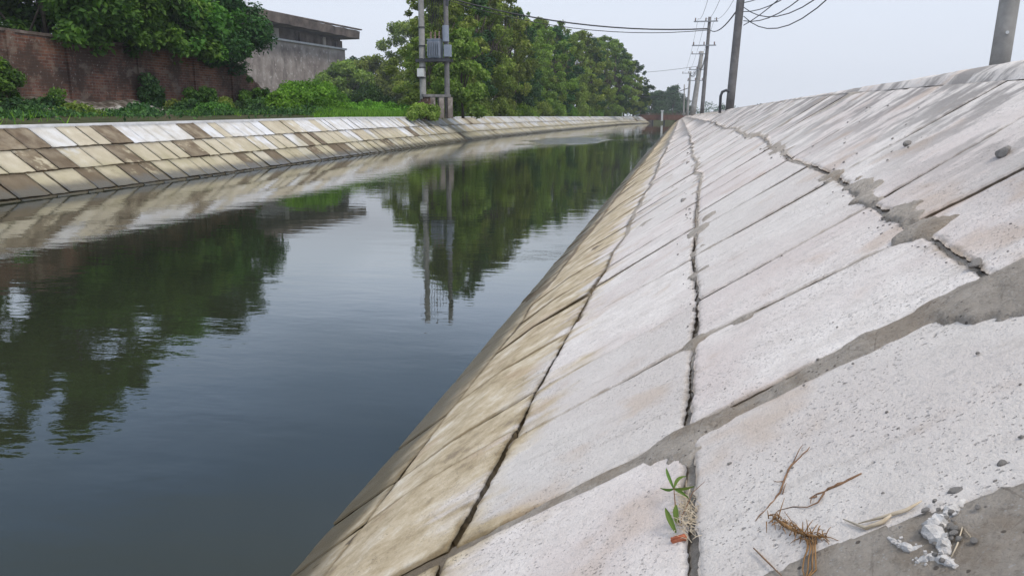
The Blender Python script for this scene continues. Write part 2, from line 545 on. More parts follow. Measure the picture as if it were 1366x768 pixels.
def z_left(y):       # top of the left bank
    return np.interp(y, [-60, 12, 22, 30, 45, 80, 400], [1.62, 1.64, 1.70, 1.76, 1.88, 1.91, 1.92])


def shift(y):
    return np.interp(y, [2.2, 3.5, 6, 10, 27, 70, 150, 300], [0, .04, .08, .14, .2, .27, .3, .3])


def rb(u, y, h=0.0):
    """right slope point: u across (horizontal), y along, h above the plane"""
    u = np.asarray(u, float); y = np.asarray(y, float)
    w = np.clip((u + 1.9) / 1.3, 0, 1.25) * 1.6 - .6
    x = u + shift(y) * w
    z = (x - XW) * TT
    z = z - .165 * np.clip(-1.0 - u, 0, 2) * np.interp(y, [12, 45], [1, 0])
    zc = 2.26 + 0 * y
    z = np.minimum(z, zc + (z - zc) * .04)
    return np.stack([x - math.sin(TH) * h, y + 0 * x, z + math.cos(TH) * h], -1)


def grid_faces(n, m):
    i = np.arange(n - 1)[:, None] * m + np.arange(m - 1)[None, :]
    return np.stack([i, i + 1, i + m + 1, i + m], -1).reshape(-1, 4)


water = mesh_obj('canal_water', [(-30, -60, 0), (3, -60, 0), (3, 420, 0), (-30, 420, 0)], np.array([[0, 1, 2, 3]]), M['water'])
tag(water, kind='structure')

ys = np.unique(np.concatenate([np.linspace(-60, 12, 12), np.linspace(12, 80, 69), np.linspace(80, 260, 61), [330, 500, 700, 990]]))
offs = np.array([0, .5, 1.2, 2.2, 3.5, 5, 8, 12, 20, 60, 300, 720.])
V = []
for y in ys:
    zt = float(z_left(y)); x0 = float(wl_left(y)) - zt / math.tan(R(35)) - .30
    for o_ in offs:
        n = 0.22 * float(fbm(y * .35 + 3, o_ * .35)) * min(1, o_ / 1.5) if o_ < 60 else 0
        V.append((x0 - o_, y, zt - .05 + n + (.25 * min(1, o_ / 3) if o_ < 100 else .25)))
gl = mesh_obj('ground_left', V, grid_faces(len(ys), len(offs))[:, ::-1], M['soil_left'], smooth=True)
tag(gl, kind='structure')
V = []
ysr = np.unique(np.concatenate([np.linspace(-60, 12, 12), np.linspace(12, 250, 60), [330, 500, 700, 990]]))
offr = np.array([0, .5, 1.2, 3, 6, 20, 100, 740.])
for y in ysr:
    for o_ in offr:
        V.append((1.72 + float(shift(y)) * 1.4 + o_, y, 2.235 + (.05 * float(fbm(y, o_)) if o_ < 30 else 0) - .06 * min(o_, 3) * .4))
gr_ = mesh_obj('ground_right', V, grid_faces(len(ysr), len(offr)), M['soil_right'], smooth=True)
tag(gr_, kind='structure')
# the canal's end beyond the bridge
ge = MB()
ge.add([(-9.5, 300, -1), (4, 300, -1), (4, 303, 1.8), (-12.5, 303, 1.8), (4, 990, 2.0), (-12.5, 990, 2.0)], [(0, 1, 2, 3), (3, 2, 4, 5)])
tag(ge.build('ground_far', M['soil_left']), kind='structure')

# ------------------------------------------------------------------ right bank
rb_root = empty('canal_embankment', (0, 0, 0))
tag(rb_root, 'white speckled concrete slab slope climbing to the right of the water', 'embankment')

U_EDGES = [-2.75, -1.95, -1.28, -0.60, 0.055, 0.735, 1.50]
YL = [-2.0, -1.15, -.35, .40, 1.19, 2.02, 2.87, 3.48, 4.5, 5.6, 6.45, 7.35, 8.15]
while YL[-1] < 262: YL.append(YL[-1] + random.uniform(.74, 1.02))
NR = len(U_EDGES) - 1
# each row has its own small offset of the cross joints; tilt = joint runs askew
ROWY = []
for r_ in range(NR):
    row = []
    for k, y in enumerate(YL):
        d = 0 if abs(y - 2.02) < .02 else random.uniform(-.11, .11)
        t = 0 if abs(y - 2.02) < .02 else random.uniform(-.10, .10)
        if abs(y - 2.87) < .02:
            d, t = (0, -.13) if r_ >= 4 else ((-.02, .0) if r_ == 3 else (0.05, .04))
        if abs(y - 1.19) < .02: d, t = 0, -.06
        row.append((y + d, y + d + t))          # y at low edge, y at high edge
    ROWY.append(row)


random.seed(77)
UJ = [[0 if (y < 3.3 and r_ > 2) or r_ in (0, NR) else random.uniform(-.045, .045) for y in YL] for r_ in range(NR + 1)]


def gap_at(y):
    if abs(y - 2.02) < .1: return .037
    if abs(y - 2.87) < .2: return .013
    if abs(y - 1.19) < .1: return .03
    return .008 + .008 * float(vnoise(y * 7.7, 3.3)) + min(.012, y * .0006)


PATCH = []                                     # (x, y, rx, ry, height) mortar daubs over the joints
for (px_, py_, rx, ry, hh) in [(900, 594, .085, .07, .022), (934, 574, .09, .065, .020), (915, 600, .05, .06, .02), (1215, 312, .075, .10, .024), (1190, 290, .06, .16, .014),
                               (1335, 388, .11, .11, .032), (1372, 385, .14, .12, .034), (1300, 405, .06, .05, .020), (915, 462, .05, .06, .016), (925, 345, .05, .12, .016),
                               (925, 300, .04, .12, .016), (1130, 262, .06, .30, .014)]:
    x_, y_ = on_bank(px_, py_)
    PATCH.append((x_, y_, rx, ry, hh))


for _ in range(34):
    yy_ = random.uniform(3.2, 16); PATCH.append((random.choice([.055, .735]) + random.gauss(0, .015), yy_, random.uniform(.03, .08), random.uniform(.05, .22), .016))


def bed_h(X, Y):
    h = -.024 + .014 * np.clip((Y - 4.5) / 4, 0, 1) + .006 * fbm(X * 18, Y * 18) + .010 * fbm(X * 4, Y * 4)
    h = h + .019 * np.exp(-((Y - 2.02) / .085) ** 6) * (X < 1.0)
    h = h + .013 * np.exp(-((Y - 2.85 + .19 * (X - .05) * (X > .05)) / .06) ** 4)
    # lumps squeezed along the first joint of the crest rows
    h = h + .012 * np.clip(fbm(X * 5 + 9, Y * 2.2 + 1) * 3, 0, 1)
    jag = 1.3 * fbm(X * 13, Y * 13, 5)
    h = h + .002 * np.clip((-.55 - X) / .02, 0, 1)
    for (a, b, rx, ry, hh) in PATCH:
        d = np.sqrt(((X - a) / rx) ** 2 + ((Y - b) / ry) ** 2) + jag
        s_ = np.clip((1.1 - d) / .22, 0, 1); h = h * (1 - s_) + s_ * (.004 + .35 * hh * np.clip(1.1 - d, 0, 1) + .006 * fbm(X * 26, Y * 26) + .008 * fbm(X * 7, Y * 7))
    # the sheet of mortar smeared over the nearest slab
    edge = 1.235 + .10 * (.5 - X) * (X > .3) * 0 + .09 * fbm(X * 7, Y * 7, 6) + np.interp(X, [.05, .16, .33, .52, .8], [.0, .03, .0, -.03, .02]) 
    s = np.clip((edge - Y) / .02, 0, 1) * np.clip((X - .075) / .03 + jag * .4, 0, 1) * np.clip((.80 - X) / .03, 0, 1)
    h = np.maximum(h, -.02 + s * (.028 + .006 * fbm(X * 30, Y * 30)))
    return h


def bed(name, x0, x1, y0, y1, step, parent, low=0.0):
    xs = np.arange(x0, x1 + step, step); yy = np.arange(y0, y1 + step * .999, step)
    X, Y = np.meshgrid(xs, yy, indexing='ij')
    H = bed_h(X, Y) + low
    P = rb(X, Y, H).reshape(-1, 3)
    return mesh_obj(name, P, grid_faces(*X.shape), M['mortar'], parent, smooth=True)


bed('mortar_joint', -2.4, 1.55, .7, 5.2, .011, rb_root)
bed('mortar_joint', -2.7, 1.55, 5.2, 22, .05, rb_root)
bed('mortar_joint', -2.7, 1.55, 22, 262, .4, rb_root, -.004)
bed('mortar_joint', -2.7, 1.55, -2, .7, .05, rb_root)


def slab_mesh(r_, k, n, m_):
    """one slab: returns verts, faces; n x m grid with rounded, chipped rim and a skirt"""
    u0, u1 = U_EDGES[r_], U_EDGES[r_ + 1]
    (ya0, ya1), (yb0, yb1) = ROWY[r_][k], ROWY[r_][k + 1]
    ga, gb = gap_at(YL[k]), gap_at(YL[k + 1])
    gu = .006 + .005 * vnoise(k * 1.7, r_ * 3.1)
    a = np.linspace(0, 1, n); b = np.linspace(0, 1, m_)
    if n > 12:                                   # more rows near the rim
        a = a - .0; 
    A, B = np.meshgrid(a, b, indexing='ij')
    U0_ = u0 + UJ[r_][k] + (UJ[r_][k + 1] - UJ[r_][k]) * B; U1_ = u1 + UJ[r_ + 1][k] + (UJ[r_ + 1][k + 1] - UJ[r_ + 1][k]) * B
    Uu = U0_ + gu + (U1_ - U0_ - 2 * gu) * A
    y_lo = ya0 + (ya1 - ya0) * A + ga; y_hi = yb0 + (yb1 - yb0) * A - gb
    Yy = y_lo + (y_hi - y_lo) * B
    w = (u1 - u0); l = (yb0 - ya0)
    # chipped outline: rim points wander, fading inwards
    dA = np.minimum(A, 1 - A) * w; dB = np.minimum(B, 1 - B) * l
    fr = np.exp(-np.minimum(dA, dB) / .03)
    j = .010 if n > 12 else .006
    sd = r_ * 31.7 + k * 7.3
    Uu = Uu + fr * j * 2 * fbm(Uu * 9 + sd, Yy * 9, 4) + fr * .012 * fbm(Uu * 45 + sd, Yy * 45, 3)
    Yy = Yy + fr * j * 2 * fbm(Uu * 9 + sd + 40, Yy * 9 + 12, 4) + fr * .012 * fbm(Uu * 45, Yy * 45 + sd, 3)
    rnd = np.random.default_rng(r_ * 1000 + k)
    tilt = rnd.normal(0, .003, 2)
    h = .0 + rnd.uniform(-.002, .003) + tilt[0] * (A - .5) * 2 + tilt[1] * (B - .5) * 2
    if r_ == 2: h = h + rnd.uniform(-.003, .005)
    if r_ <= 1: h = h - .004 + (B - .5) * rnd.uniform(-.004, .003) - (tilt[0] * (A - .5) + tilt[1] * (B - .5)) * 1.4
    h = h + .010 * fbm(Uu * 2.3 + sd, Yy * 2.3, 3) + .0035 * fbm(Uu * 11, Yy * 11 + sd, 4)
    d = np.minimum(dA, dB)
    if n > 12: h = h - .007 * np.clip(1 - d / .012, 0, 1) ** 2
    P = rb(Uu, Yy, h).reshape(-1, 3)
    F = grid_faces(n, m_)
    # skirt
    idx = np.arange(n * m_).reshape(n, m_)
    ring = np.concatenate([idx[:, 0], idx[-1, 1:], idx[::-1, -1][1:], idx[0, ::-1][1:-1]])
    low = rb(Uu, Yy, h - .06).reshape(-1, 3)[ring]
    b0 = len(P); k_ = len(ring)
    P = np.concatenate([P, low])
    ii = np.arange(k_)
    F = np.concatenate([F, np.stack([ring[ii], b0 + ii, b0 + (ii + 1) % k_, ring[(ii + 1) % k_]], -1)])
    rim = np.exp(-d / .028).ravel() if n > 3 else np.zeros(n * m_)
    return P, F, np.concatenate([rim, np.ones(k_)])


slabs = []
for k in range(len(YL) - 1):
    for r_ in range(NR):
        yc = (YL[k] + YL[k + 1]) / 2; uc = (U_EDGES[r_] + U_EDGES[r_ + 1]) / 2
        slabs.append((yc + abs(uc) * .2 if yc > .6 else 50 - yc, k, r_))
near = sorted(slabs)[:100]
# rows wholly under water do not show: keep them out of the hundred
near = [s for s in sorted(slabs) if s[2] > 0][:100]
nearset = set((k, r_) for _, k, r_ in near)
restV, restF, restT, restR = [], [], [], []; base = 0
for _, k, r_ in slabs:
    yc = YL[k]
    tint = float(np.random.default_rng(r_ * 977 + k * 13).random())
    if (k, r_) in nearset:
        nn = 90 if yc < 5 else (36 if yc < 9 else 16)
        P, F_, rm = slab_mesh(r_, k, nn, nn)
        mesh_obj('slab', P, F_, M['slab'], rb_root, {'tint': ('POINT', np.full(len(P), tint)), 'rim': ('POINT', rm)}, smooth=False if nn < 20 else True)
    else:
        nn = 10 if yc < 30 else 3
        P, F_, rm = slab_mesh(r_, k, nn, nn)
        restV.append(P); restF.append(F_ + base); base += len(P); restT.append(np.full(len(P), tint)); restR.append(rm)
o = mesh_obj('distant_slabs', np.concatenate(restV), np.concatenate(restF), M['slab'], rb_root, {'tint': ('POINT', np.concatenate(restT)), 'rim': ('POINT', np.concatenate(restR))})
tag(o, kind='stuff')

# crest beam along the top, cement-spattered
xs = np.array([1.505, 1.55, 1.62, 1.70, 1.78, 1.80]); yy = np.concatenate([np.arange(-2, 20, .08), np.arange(20, 262, 1.0)])
X, Y = np.meshgrid(xs, yy, indexing='ij')
H = .012 * fbm(X * 7, Y * 3, 4) + np.array([-.01, .018, .022, .02, .01, -.12])[:, None]
P = rb(X, Y, 0); P[..., 2] += H
mesh_obj('crest_beam', P.reshape(-1, 3), grid_faces(*X.shape), M['slab'], rb_root, {'tint': ('POINT', np.full(P.size // 3, .7))}, smooth=True)

# ------------------------------------------------------------------ left bank
lb_root = empty('canal_embankment', (-17, 20, 1.7))
tag(lb_root, 'opposite canal slope of mixed white, cream and brown slabs under a pale coping', 'embankment')


def lb(v, y, h=0.0):
    """left slope: v = 0 at the top, 1 at the water, >1 below"""
    v = np.asarray(v, float); y = np.asarray(y, float)
    zt = z_left(y); z = zt * (1 - v); x = wl_left(y) - z / math.tan(R(35))
    return np.stack([x + math.sin(R(35)) * h - 17 * 0, y + 0 * x, z + math.cos(R(35)) * h], -1)


OFF = np.array([-17, 20, 1.7])
V_EDGES = [0.0, .335, .66, .985, 1.3]
LY = []
for r_ in range(4):
    y = -12 + random.random(); row = [y]
    while row[-1] < 252: row.append(row[-1] + random.choice([.65, .75, .85, .95, 1.05, 1.2]) * random.uniform(.93, 1.07))
    LY.append(row)
cand = []
for r_ in range(4):
    for k in range(len(LY[r_]) - 1):
        y0, y1 = LY[r_][k], LY[r_][k + 1]
        vis = y0 > 15.5 + (0 if r_ == 0 else -1.5 * r_) - .5 and r_ < 3
        cand.append((y0 if vis else 999 + y0, r_, k))
cand.sort()
restV, restF, restT = [], [], []; base = 0
for q, (key, r_, k) in enumerate(cand):
    gp_ = .016 + (.012 if r_ >= 2 else 0); y0, y1 = LY[r_][k] + gp_, LY[r_][k + 1] - gp_
    rnd = np.random.default_rng(5000 + r_ * 700 + k)
    v0, v1 = V_EDGES[r_] + .01, V_EDGES[r_ + 1] - .01
    n = 7 if q < 100 else 3
    A, B = np.meshgrid(np.linspace(v0, v1, n), np.linspace(y0, y1, n), indexing='ij')
    e = np.minimum(np.minimum(A - v0, v1 - A) * 3, np.minimum(B - y0, y1 - B))
    h = .02 + rnd.uniform(-.012, .02) + rnd.normal(0, .012) * (B - y0 - .5) + .01 * fbm(A * 9, B * 3, 2)
    jB = .02 * (rnd.random(A.shape) - .5); jA = .012 * (rnd.random(A.shape) - .5)
    P = lb(A + jA, B + jB, h).reshape(-1, 3)
    idx = np.arange(n * n).reshape(n, n)
    ring = np.concatenate([idx[:, 0], idx[-1, 1:], idx[::-1, -1][1:], idx[0, ::-1][1:-1]])
    low = lb(A + jA, B + jB, h - .09).reshape(-1, 3)[ring]
    P = np.concatenate([P, low]); ii = np.arange(len(ring)); b0 = n * n
    F_ = np.concatenate([grid_faces(n, n), np.stack([ring[ii], b0 + ii, b0 + (ii + 1) % len(ring), ring[(ii + 1) % len(ring)]], -1)])
    p_brown = .50 * math.exp(-max(0, y0 - 27) / 9) * (1 if r_ else .5) + .02
    p_cream = .55 if r_ else .25
    u = rnd.random()
    t = rnd.uniform(0, .13) if u < p_brown else (rnd.uniform(.2, .4) if u < p_brown + p_cream else rnd.uniform(.5, 1))
    if q < 100:
        mesh_obj('slab', P - OFF, F_, M['slab_left'], lb_root, {'tint': ('POINT', np.full(len(P), t))})
    else:
        restV.append(P - OFF); restF.append(F_ + base); base += len(P); restT.append(np.full(len(P), t))
o = mesh_obj('distant_slabs', np.concatenate(restV), np.concatenate(restF), M['slab_left'], lb_root, {'tint': ('POINT', np.concatenate(restT))})
tag(o, kind='stuff')
yy = np.concatenate([np.arange(-14, 60, .4), np.arange(60, 256, 2.)])
A, B = np.meshgrid(np.array([-.005, .33, .66, 1.0, 1.35]), yy, indexing='ij')
mesh_obj('mortar_joint', lb(A, B, -.02).reshape(-1, 3) - OFF, grid_faces(*A.shape), M['mortar_left'], lb_root)
# coping: a low flat beam
prof = [(.02, -.03), (.02, .075), (-.03, .085), (-.34, .085), (-.36, -.10)]
V = []
for y in yy:
    q = lb(0, y)
    for a, b in prof: V.append((q[0] + a, y, q[2] + b + .012 * float(fbm(y * 1.3, a * 4))))
mesh_obj('coping', np.array(V) - OFF, grid_faces(len(yy), len(prof)), M['coping'], lb_root)

# ------------------------------------------------------------------ foliage builders
def leaf_cloud(cl, n, size, seed, flat=.5, aspect=.55):
    """cl: list of (x, y, z, r): leaf-sized folded faces through each clump's volume"""
    g = np.random.default_rng(seed)
    cl = np.array(cl, float)
    wgt = cl[:, 3] ** 2.2; wgt /= wgt.sum()
    ci = g.choice(len(cl), n, p=wgt)
    d = g.normal(size=(n, 3)); d /= np.linalg.norm(d, axis=1)[:, None]
    rr = cl[ci, 3] * g.random(n) ** .42
    c = cl[ci, :3] + d * rr[:, None] * np.array([1, 1, .8]) + g.normal(0, .06, (n, 3)) * cl[ci, 3][:, None]
    nrm = d * .7 + g.normal(size=(n, 3)) * .75 + np.array([0, 0, flat]); nrm /= np.linalg.norm(nrm, axis=1)[:, None]
    t = np.cross(nrm, g.normal(size=(n, 3))); t /= np.linalg.norm(t, axis=1)[:, None] + 1e-9
    b = np.cross(nrm, t)
    s = size * g.uniform(.55, 1.3, n)[:, None]
    droop = np.array([0, 0, -.25]) * s
    v = np.stack([c - t * s, c - b * s * aspect, c + t * s + droop, c + b * s * aspect], 1).reshape(-1, 3)
    f = np.arange(n * 4).reshape(-1, 4)
    cj = g.normal(0, .16, len(cl))
    tint = np.clip(.45 + cj[ci] + g.normal(0, .17, n), 0, 1)
    return v, f, tint


def limbs(base, tips, r0, seed, parent, mat, name='trunk', fork=.35):
    random.seed(seed)
    mb = MB()
    b = Vector(base); cen = sum((Vector(t) for t in tips), Vector()) / len(tips)
    fk = b.lerp(cen, fork); fk.z = b.z + (cen.z - b.z) * fork
    mb.tube([b, b.lerp(fk, .5) + Vector((random.uniform(-.1, .1), random.uniform(-.1, .1), 0)) * r0 * 4, fk], [r0 * 1.15, r0 * .9, r0 * .75], 8, jit=.06)
    for t in tips:
        t = Vector(t); mid = fk.lerp(t, .5) + Vector((random.uniform(-1, 1), random.uniform(-1, 1), random.uniform(0, 1))) * (t - fk).length * .12
        mb.tube([fk, fk.lerp(mid, .6), mid, t], [r0 * .6, r0 * .42, r0 * .3, r0 * .1], 6, jit=.05)
    return mb.build(name, mat, parent, smooth=True)


def crown_clumps(h0, h1, rad, n, seed, rc=(.9, 1.7)):
    g = random.Random(seed); out = []
    for i in range(n):
        z = h0 + (h1 - h0) * g.random() ** .85
        k = (z - h0) / (h1 - h0)
        env = rad * (math.sin(math.pi * min(1, .22 + k * .78)) ** .45) * (1.05 - .18 * k) * g.choice([.75, 1, 1.2])
        a = g.uniform(0, 2 * math.pi); q = env * g.random() ** .45
        out.append((q * math.cos(a), q * math.sin(a), z, g.uniform(*rc) * (1 - .25 * k)))
    return out


def make_tree(name, h, rad, nleaf, size, seed, leafm, low=.06, nclump=46, rc=(.9, 1.7), trunk_r=.2):
    t = empty(name)
    cl = crown_clumps(h * low, h, rad, nclump, seed, rc)
    v, f, tint = leaf_cloud(cl, nleaf, size, seed)
    mesh_obj('crown', v, f, leafm, t, {'tint': ('FACE', tint)})
    hi = sorted(cl, key=lambda c: -c[2])
    limbs((0, 0, -.2), [c[:3] for c in hi[4:nclump // 2:3]], trunk_r, seed, t, M['bark'])
    return t


def bush(name, loc, cl, n, size, seed, leafm, label, cat='bush', group=None, stem=True):
    t = empty(name, loc)
    v, f, tint = leaf_cloud(cl, n, size, seed)
    mesh_obj('foliage', v, f, leafm, t, {'tint': ('FACE', tint)})
    if stem:
        limbs((0, 0, -.15), [c[:3] for c in cl[::max(1, len(cl) // 5)]], .03 + .01 * cl[0][3], seed, t, M['bark'], 'stem', .2)
    tag(t, label, cat, group)
    return t


def mound(w, l, h, n, seed, rc):
    g = random.Random(seed); out = []
    for i in range(n):
        a = g.uniform(0, 2 * math.pi); q = g.random() ** .5
        x, y = q * w / 2 * math.cos(a), q * l / 2 * math.sin(a)
        out.append((x, y, h * (1 - q ** 2) * g.uniform(.45, 1) + .05, g.uniform(*rc)))
    return out


def gz(x, y):   # ground height on the left
    return float(z_left(y)) + .15


# ------------------------------------------------------------------ the long row of trees on the left bank
protos = [make_tree('bank_tree', 15, 4.6, 21000, .17, 21, M['leaf_tree'], .05, 135, (.45, 1.05)),
          make_tree('bank_tree', 15, 4.2, 19000, .17, 22, M['leaf_tree'], .04, 125, (.45, 1.0)),
          make_tree('bank_tree', 15, 4.8, 21000, .17, 23, M['leaf_tree'], .05, 140, (.42, 1.0)),
          make_tree('bank_tree', 15, 4.0, 18000, .17, 24, M['leaf_dark'], .04, 120, (.45, 1.05))]
row = []
# (x, y, height)
for (x, y, hh) in [(-22.2, 72, 8.0), (-23.2, 78, 12.5), (-24.0, 83, 14.8), (-24.8, 90, 17.0), (-25.5, 98, 17.6), (-23.6, 104, 16.0), (-25.0, 111, 16.8), (-23.5, 118, 15.0),
                   (-24.6, 126, 15.8), (-23.0, 133, 14.6), (-24.0, 141, 16.4), (-22.4, 149, 15.6), (-22.8, 158, 17.4), (-21.6, 167, 16.0), (-21.6, 176, 17.8), (-20.6, 186, 17.2),
                   (-19.8, 196, 17.6), (-18.6, 206, 19.0), (-16.6, 216, 18.4), (-15.0, 225, 16.8), (-13.0, 235, 15.2), (-11.4, 243, 11.0)]:
    row.append((x, y, hh))
ordn = ['first', 'second', 'third', 'fourth', 'fifth', 'sixth', 'seventh', 'eighth', 'ninth', 'tenth', 'eleventh', 'twelfth', 'thirteenth', 'fourteenth', 'fifteenth', 'sixteenth', 'seventeenth', 'eighteenth', 'nineteenth', 'twentieth', 'twenty-first', 'last']
for i, (x, y, hh) in enumerate(row):
    pi = [0, 2, 1, 3][i % 4] if i < 18 else [3, 1][i % 2]
    t = protos[pi] if i in (0, 1, 2, 3) and False else copy_tree(protos[pi])
    s = hh / 15
    t.location = (x, y, gz(x, y) - .1)
    wx = (1.0 + .2 * math.sin(i * 2.3))
    t.scale = (s * wx * (1.15 if hh < 12 else 1), s * wx * (1.1 if hh < 12 else 1), s)
    t.rotation_euler = (0, 0, i * 2.1)
    tag(t, ['small leafy tree just right of the transformer poles, where the long row begins',
            'low bushy tree, second in the left bank row, beside the transformer poles'][i] if i < 2 else
        ('dark small tree closing the far end of the left bank row by the bridge' if i == len(row) - 1 else
         '%s %s green tree, counted from the near end, in the row along the left bank' % (ordn[i], 'tall' if hh > 16.5 else 'bushy')),
        'tree', 'trees in a row on the left bank')
for p in protos:
    for c in list(p.children): bpy.data.objects.remove(c)
    bpy.data.objects.remove(p)

# undergrowth skirt of the row
ug = []
for i in range(12):
    y = 72 + i * 13.5
    x = float(wl_left(y)) - 4.6
    cl = mound(2.6, 12, 2.3 + .5 * math.sin(i * 1.7), 26, 300 + i, (.5, 1.0))
    o = bush('undergrowth_bush', (x, y, gz(x, y) - .1), cl, 4200, .14, 300 + i, M['leaf_tree'] if i % 3 else M['leaf_bright'],
             '%s undergrowth clump from the near end at the foot of the left bank trees' % ordn[i], 'bush', 'undergrowth along the left bank trees')

# trees between the shed and the poles
MID = [((462, 100), 150, 9.5, 6.0, 'leaf_tree', 'low light green tree beside the right corner of the shed'),
       ((500, 70), 160, 11.5, 7.2, 'leaf_tree', 'rounded green tree in the middle between shed and transformer poles'),
       ((538, 60), 165, 18.5, 7.5, 'leaf_tree', 'taller green tree just left of the transformer poles'),
       ((590, 60), 122, 15.5, 6.0, 'leaf_tree', 'pale green tree standing right behind the transformer poles'),
       ((617, 100), 67, 6.6, 2.4, 'leaf_tree', 'small tree in front of the right transformer pole, hiding its lower half'),
       ((475, 100), 190, 13, 7.0, 'leaf_dark', 'dark low tree farther back right of the shed corner')]
for i, ((px_, py_), d, hh, rad, mt, lab) in enumerate(MID):
    q = at(px_, py_, d)
    t = make_tree('broadleaf_tree', hh, rad, 17000, .30 if d > 100 else .15, 60 + i, M[mt], .05, 54, (1.2, 2.5) if d > 100 else (.45, .9), .3 if d > 100 else .12)
    t.location = (q[0], q[1], gz(q[0], q[1])); tag(t, lab, 'tree')

# trees overhanging the brick wall at the left
FIG = [((50, 45), 14.5, 4.6, 'broad leafy tree at the left picture edge overhanging the brick wall', 2.4),
       ((135, 49), 13.5, 4.6, 'large-leafed tree with light green sprays above the middle of the brick wall', 2.3),
       ((205, 52), 11.0, 4.0, 'leafy tree leaning over the brick wall between the big crown and the dark one', 2.6),
       ((284, 55), 10.8, 3.3, 'dark dense round tree between the brick wall and the shed', 3.0),
       ((-70, 44), 15.0, 5.0, 'tall tree outside the left edge, seen mirrored in the water', 2.4)]
FIG = [((at(p, 150, d)[0], at(p, 150, d)[1]), a, b, c, l) for (p, d), a, b, c, l in FIG]
for i, ((x, y), hh, rad, lab, low) in enumerate(FIG):
    t = empty('leafy_tree', (x, y, gz(x, y) - .1))
    cl = crown_clumps(low, hh, rad, 64, 80 + i, (.8, 1.5))
    g = random.Random(90 + i)
    if i < 3:
        for k in range(54):                      # sprays hanging over the wall, towards the canal
            cl.append((-28.2 - x - g.uniform(0, 2.2), g.uniform(-4.2, 4.2), g.uniform(3.7, 7.0), g.uniform(.5, .95)))
    v, f, tint = leaf_cloud(cl, 36000, .175 if i != 3 else .13, 80 + i, flat=.9, aspect=.5)
    mesh_obj('crown', v, f, M['leaf_fig' if i != 3 else 'leaf_dark'], t, {'tint': ('FACE', tint)})
    limbs((0, 0, -.2), [c[:3] for c in cl[::9]], .22, 80 + i, t, M['bark'])
    tag(t, lab, 'tree')
# spray hanging in the sky above the shed roof
q = at(352, 6, 33)

# ------------------------------------------------------------------ brick wall
def ragged_wall(name, x, y0, y1, zb, ztop_fn, th, mat, parent):
    ys_ = np.arange(y0, y1 + .01, .10)
    V = []; F_ = []
    for i, y in enumerate(ys_):
        zt = ztop_fn(y)
        V += [(x, y, zb), (x, y, zt), (x - th, y, zt), (x - th, y, zb)]
        if i:
            a = (i - 1) * 4; b = i * 4
            F_ += [(a, b, b + 1, a + 1), (a + 1, b + 1, b + 2, a + 2), (a + 2, b + 2, b + 3, a + 3)]
    F_ += [(0, 1, 2, 3), tuple(len(V) - 4 + k for k in (3, 2, 1, 0))]
    return mesh_obj(name, V, F_, mat, parent)


WX = -30.0


def at_ground(px_, X):
    """spot on the left bank seen at photo column px_ and lying on the line x = X"""
    d = ray(px_, 150); t = X / d[0]
    return X, float(d[1] * t)


YE = at_ground(316, WX)[1]
bw = empty('brick_wall', (WX, 24, 1.6))
tag(bw, 'old red brick wall with dark piers and a broken end, left of the shed', 'wall')


def top_fn(y):
    z = 5.85 + .04 * math.sin(y * 1.3)
    if y > YE: z = 5.8 - (y - YE) * .50
    zz = z + .09 * (round(float(vnoise(y * 3.1, 1)) * 2) / 2 - .5) + (.35 * float(fbm(y * 2, 9)) if y > YE else 0)
    return max(1.75, zz)


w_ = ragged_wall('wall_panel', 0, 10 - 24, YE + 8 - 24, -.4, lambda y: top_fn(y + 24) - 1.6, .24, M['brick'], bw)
for i, y in enumerate([at_ground(p, WX)[1] for p in (-60, 18, 96, 188, 262, 311)]):
    ragged_wall('pier', .12, y - 24, y - 24 + .55, -.4, lambda yy_: 5.78 - 1.6 + .02 * math.sin(yy_ * 9), .16, M['brick'], bw)
ragged_wall('wall_cap', .05, 10 - 24, YE - 24, 4.16, lambda y: 4.30 + .02 * float(fbm((y + 24) * 4, 2)), .33, M['roofslab'], bw)

# ------------------------------------------------------------------ shed
KS = 3.8
A0 = at(300, 60, 150); A1 = at(460, 65, 190)
ax = Vector((A1[0] - A0[0], A1[1] - A0[1], 0)); L = ax.length / KS; axn = ax.normalized()
rz = math.atan2(axn.y, axn.x)
sh = empty('shed', (A0[0], A0[1], 1.7), rz); sh.scale = (KS, KS, KS)       # local x along the front, +y away from the canal
tag(sh, 'old grey plastered shed with a thick dark roof slab behind the grass mound', 'shed')
wallm = MB()
HW = 4.12
back = 6.0
wallm.add([(0, 0, -.3), (L, 0, -.3), (L, 0, HW), (0, 0, HW), (0, back, -.3), (L, back, -.3), (L, back, HW), (0, back, HW)],
          [(0, 1, 2, 3), (1, 5, 6, 2), (5, 4, 7, 6), (4, 0, 3, 7), (3, 2, 6, 7)])
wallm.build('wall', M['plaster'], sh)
up = MB()                                          # recessed darker clerestory strip of raw brick
up.box((L / 2, back / 2 + .1, HW + .42), (L - .35, back - .2, .86))
for k in range(5):
    pass
up.build('clerestory', M['roofslab'], sh)
for k in range(6):
    mb = MB(); xx = .9 + k * (L - 1.6) / 5
    xx += .5 * math.sin(k * 5.1); mb.box((xx, .16, HW + .30), (.5 + .35 * math.sin(k * 3), .16, .50 + .16 * math.sin(k * 7))); mb.build('pier', M['roofslab' if k % 2 else 'plaster'], sh)
ledge = MB(); ledge.box((L / 2, -.03, HW + .03), (L + .05, .22, .10)); ledge.build('ledge', M['coping'], sh)
rf = MB()
n = 26
for side in (0,):
    pts_lo, pts_hi = [], []
V = []; F_ = []
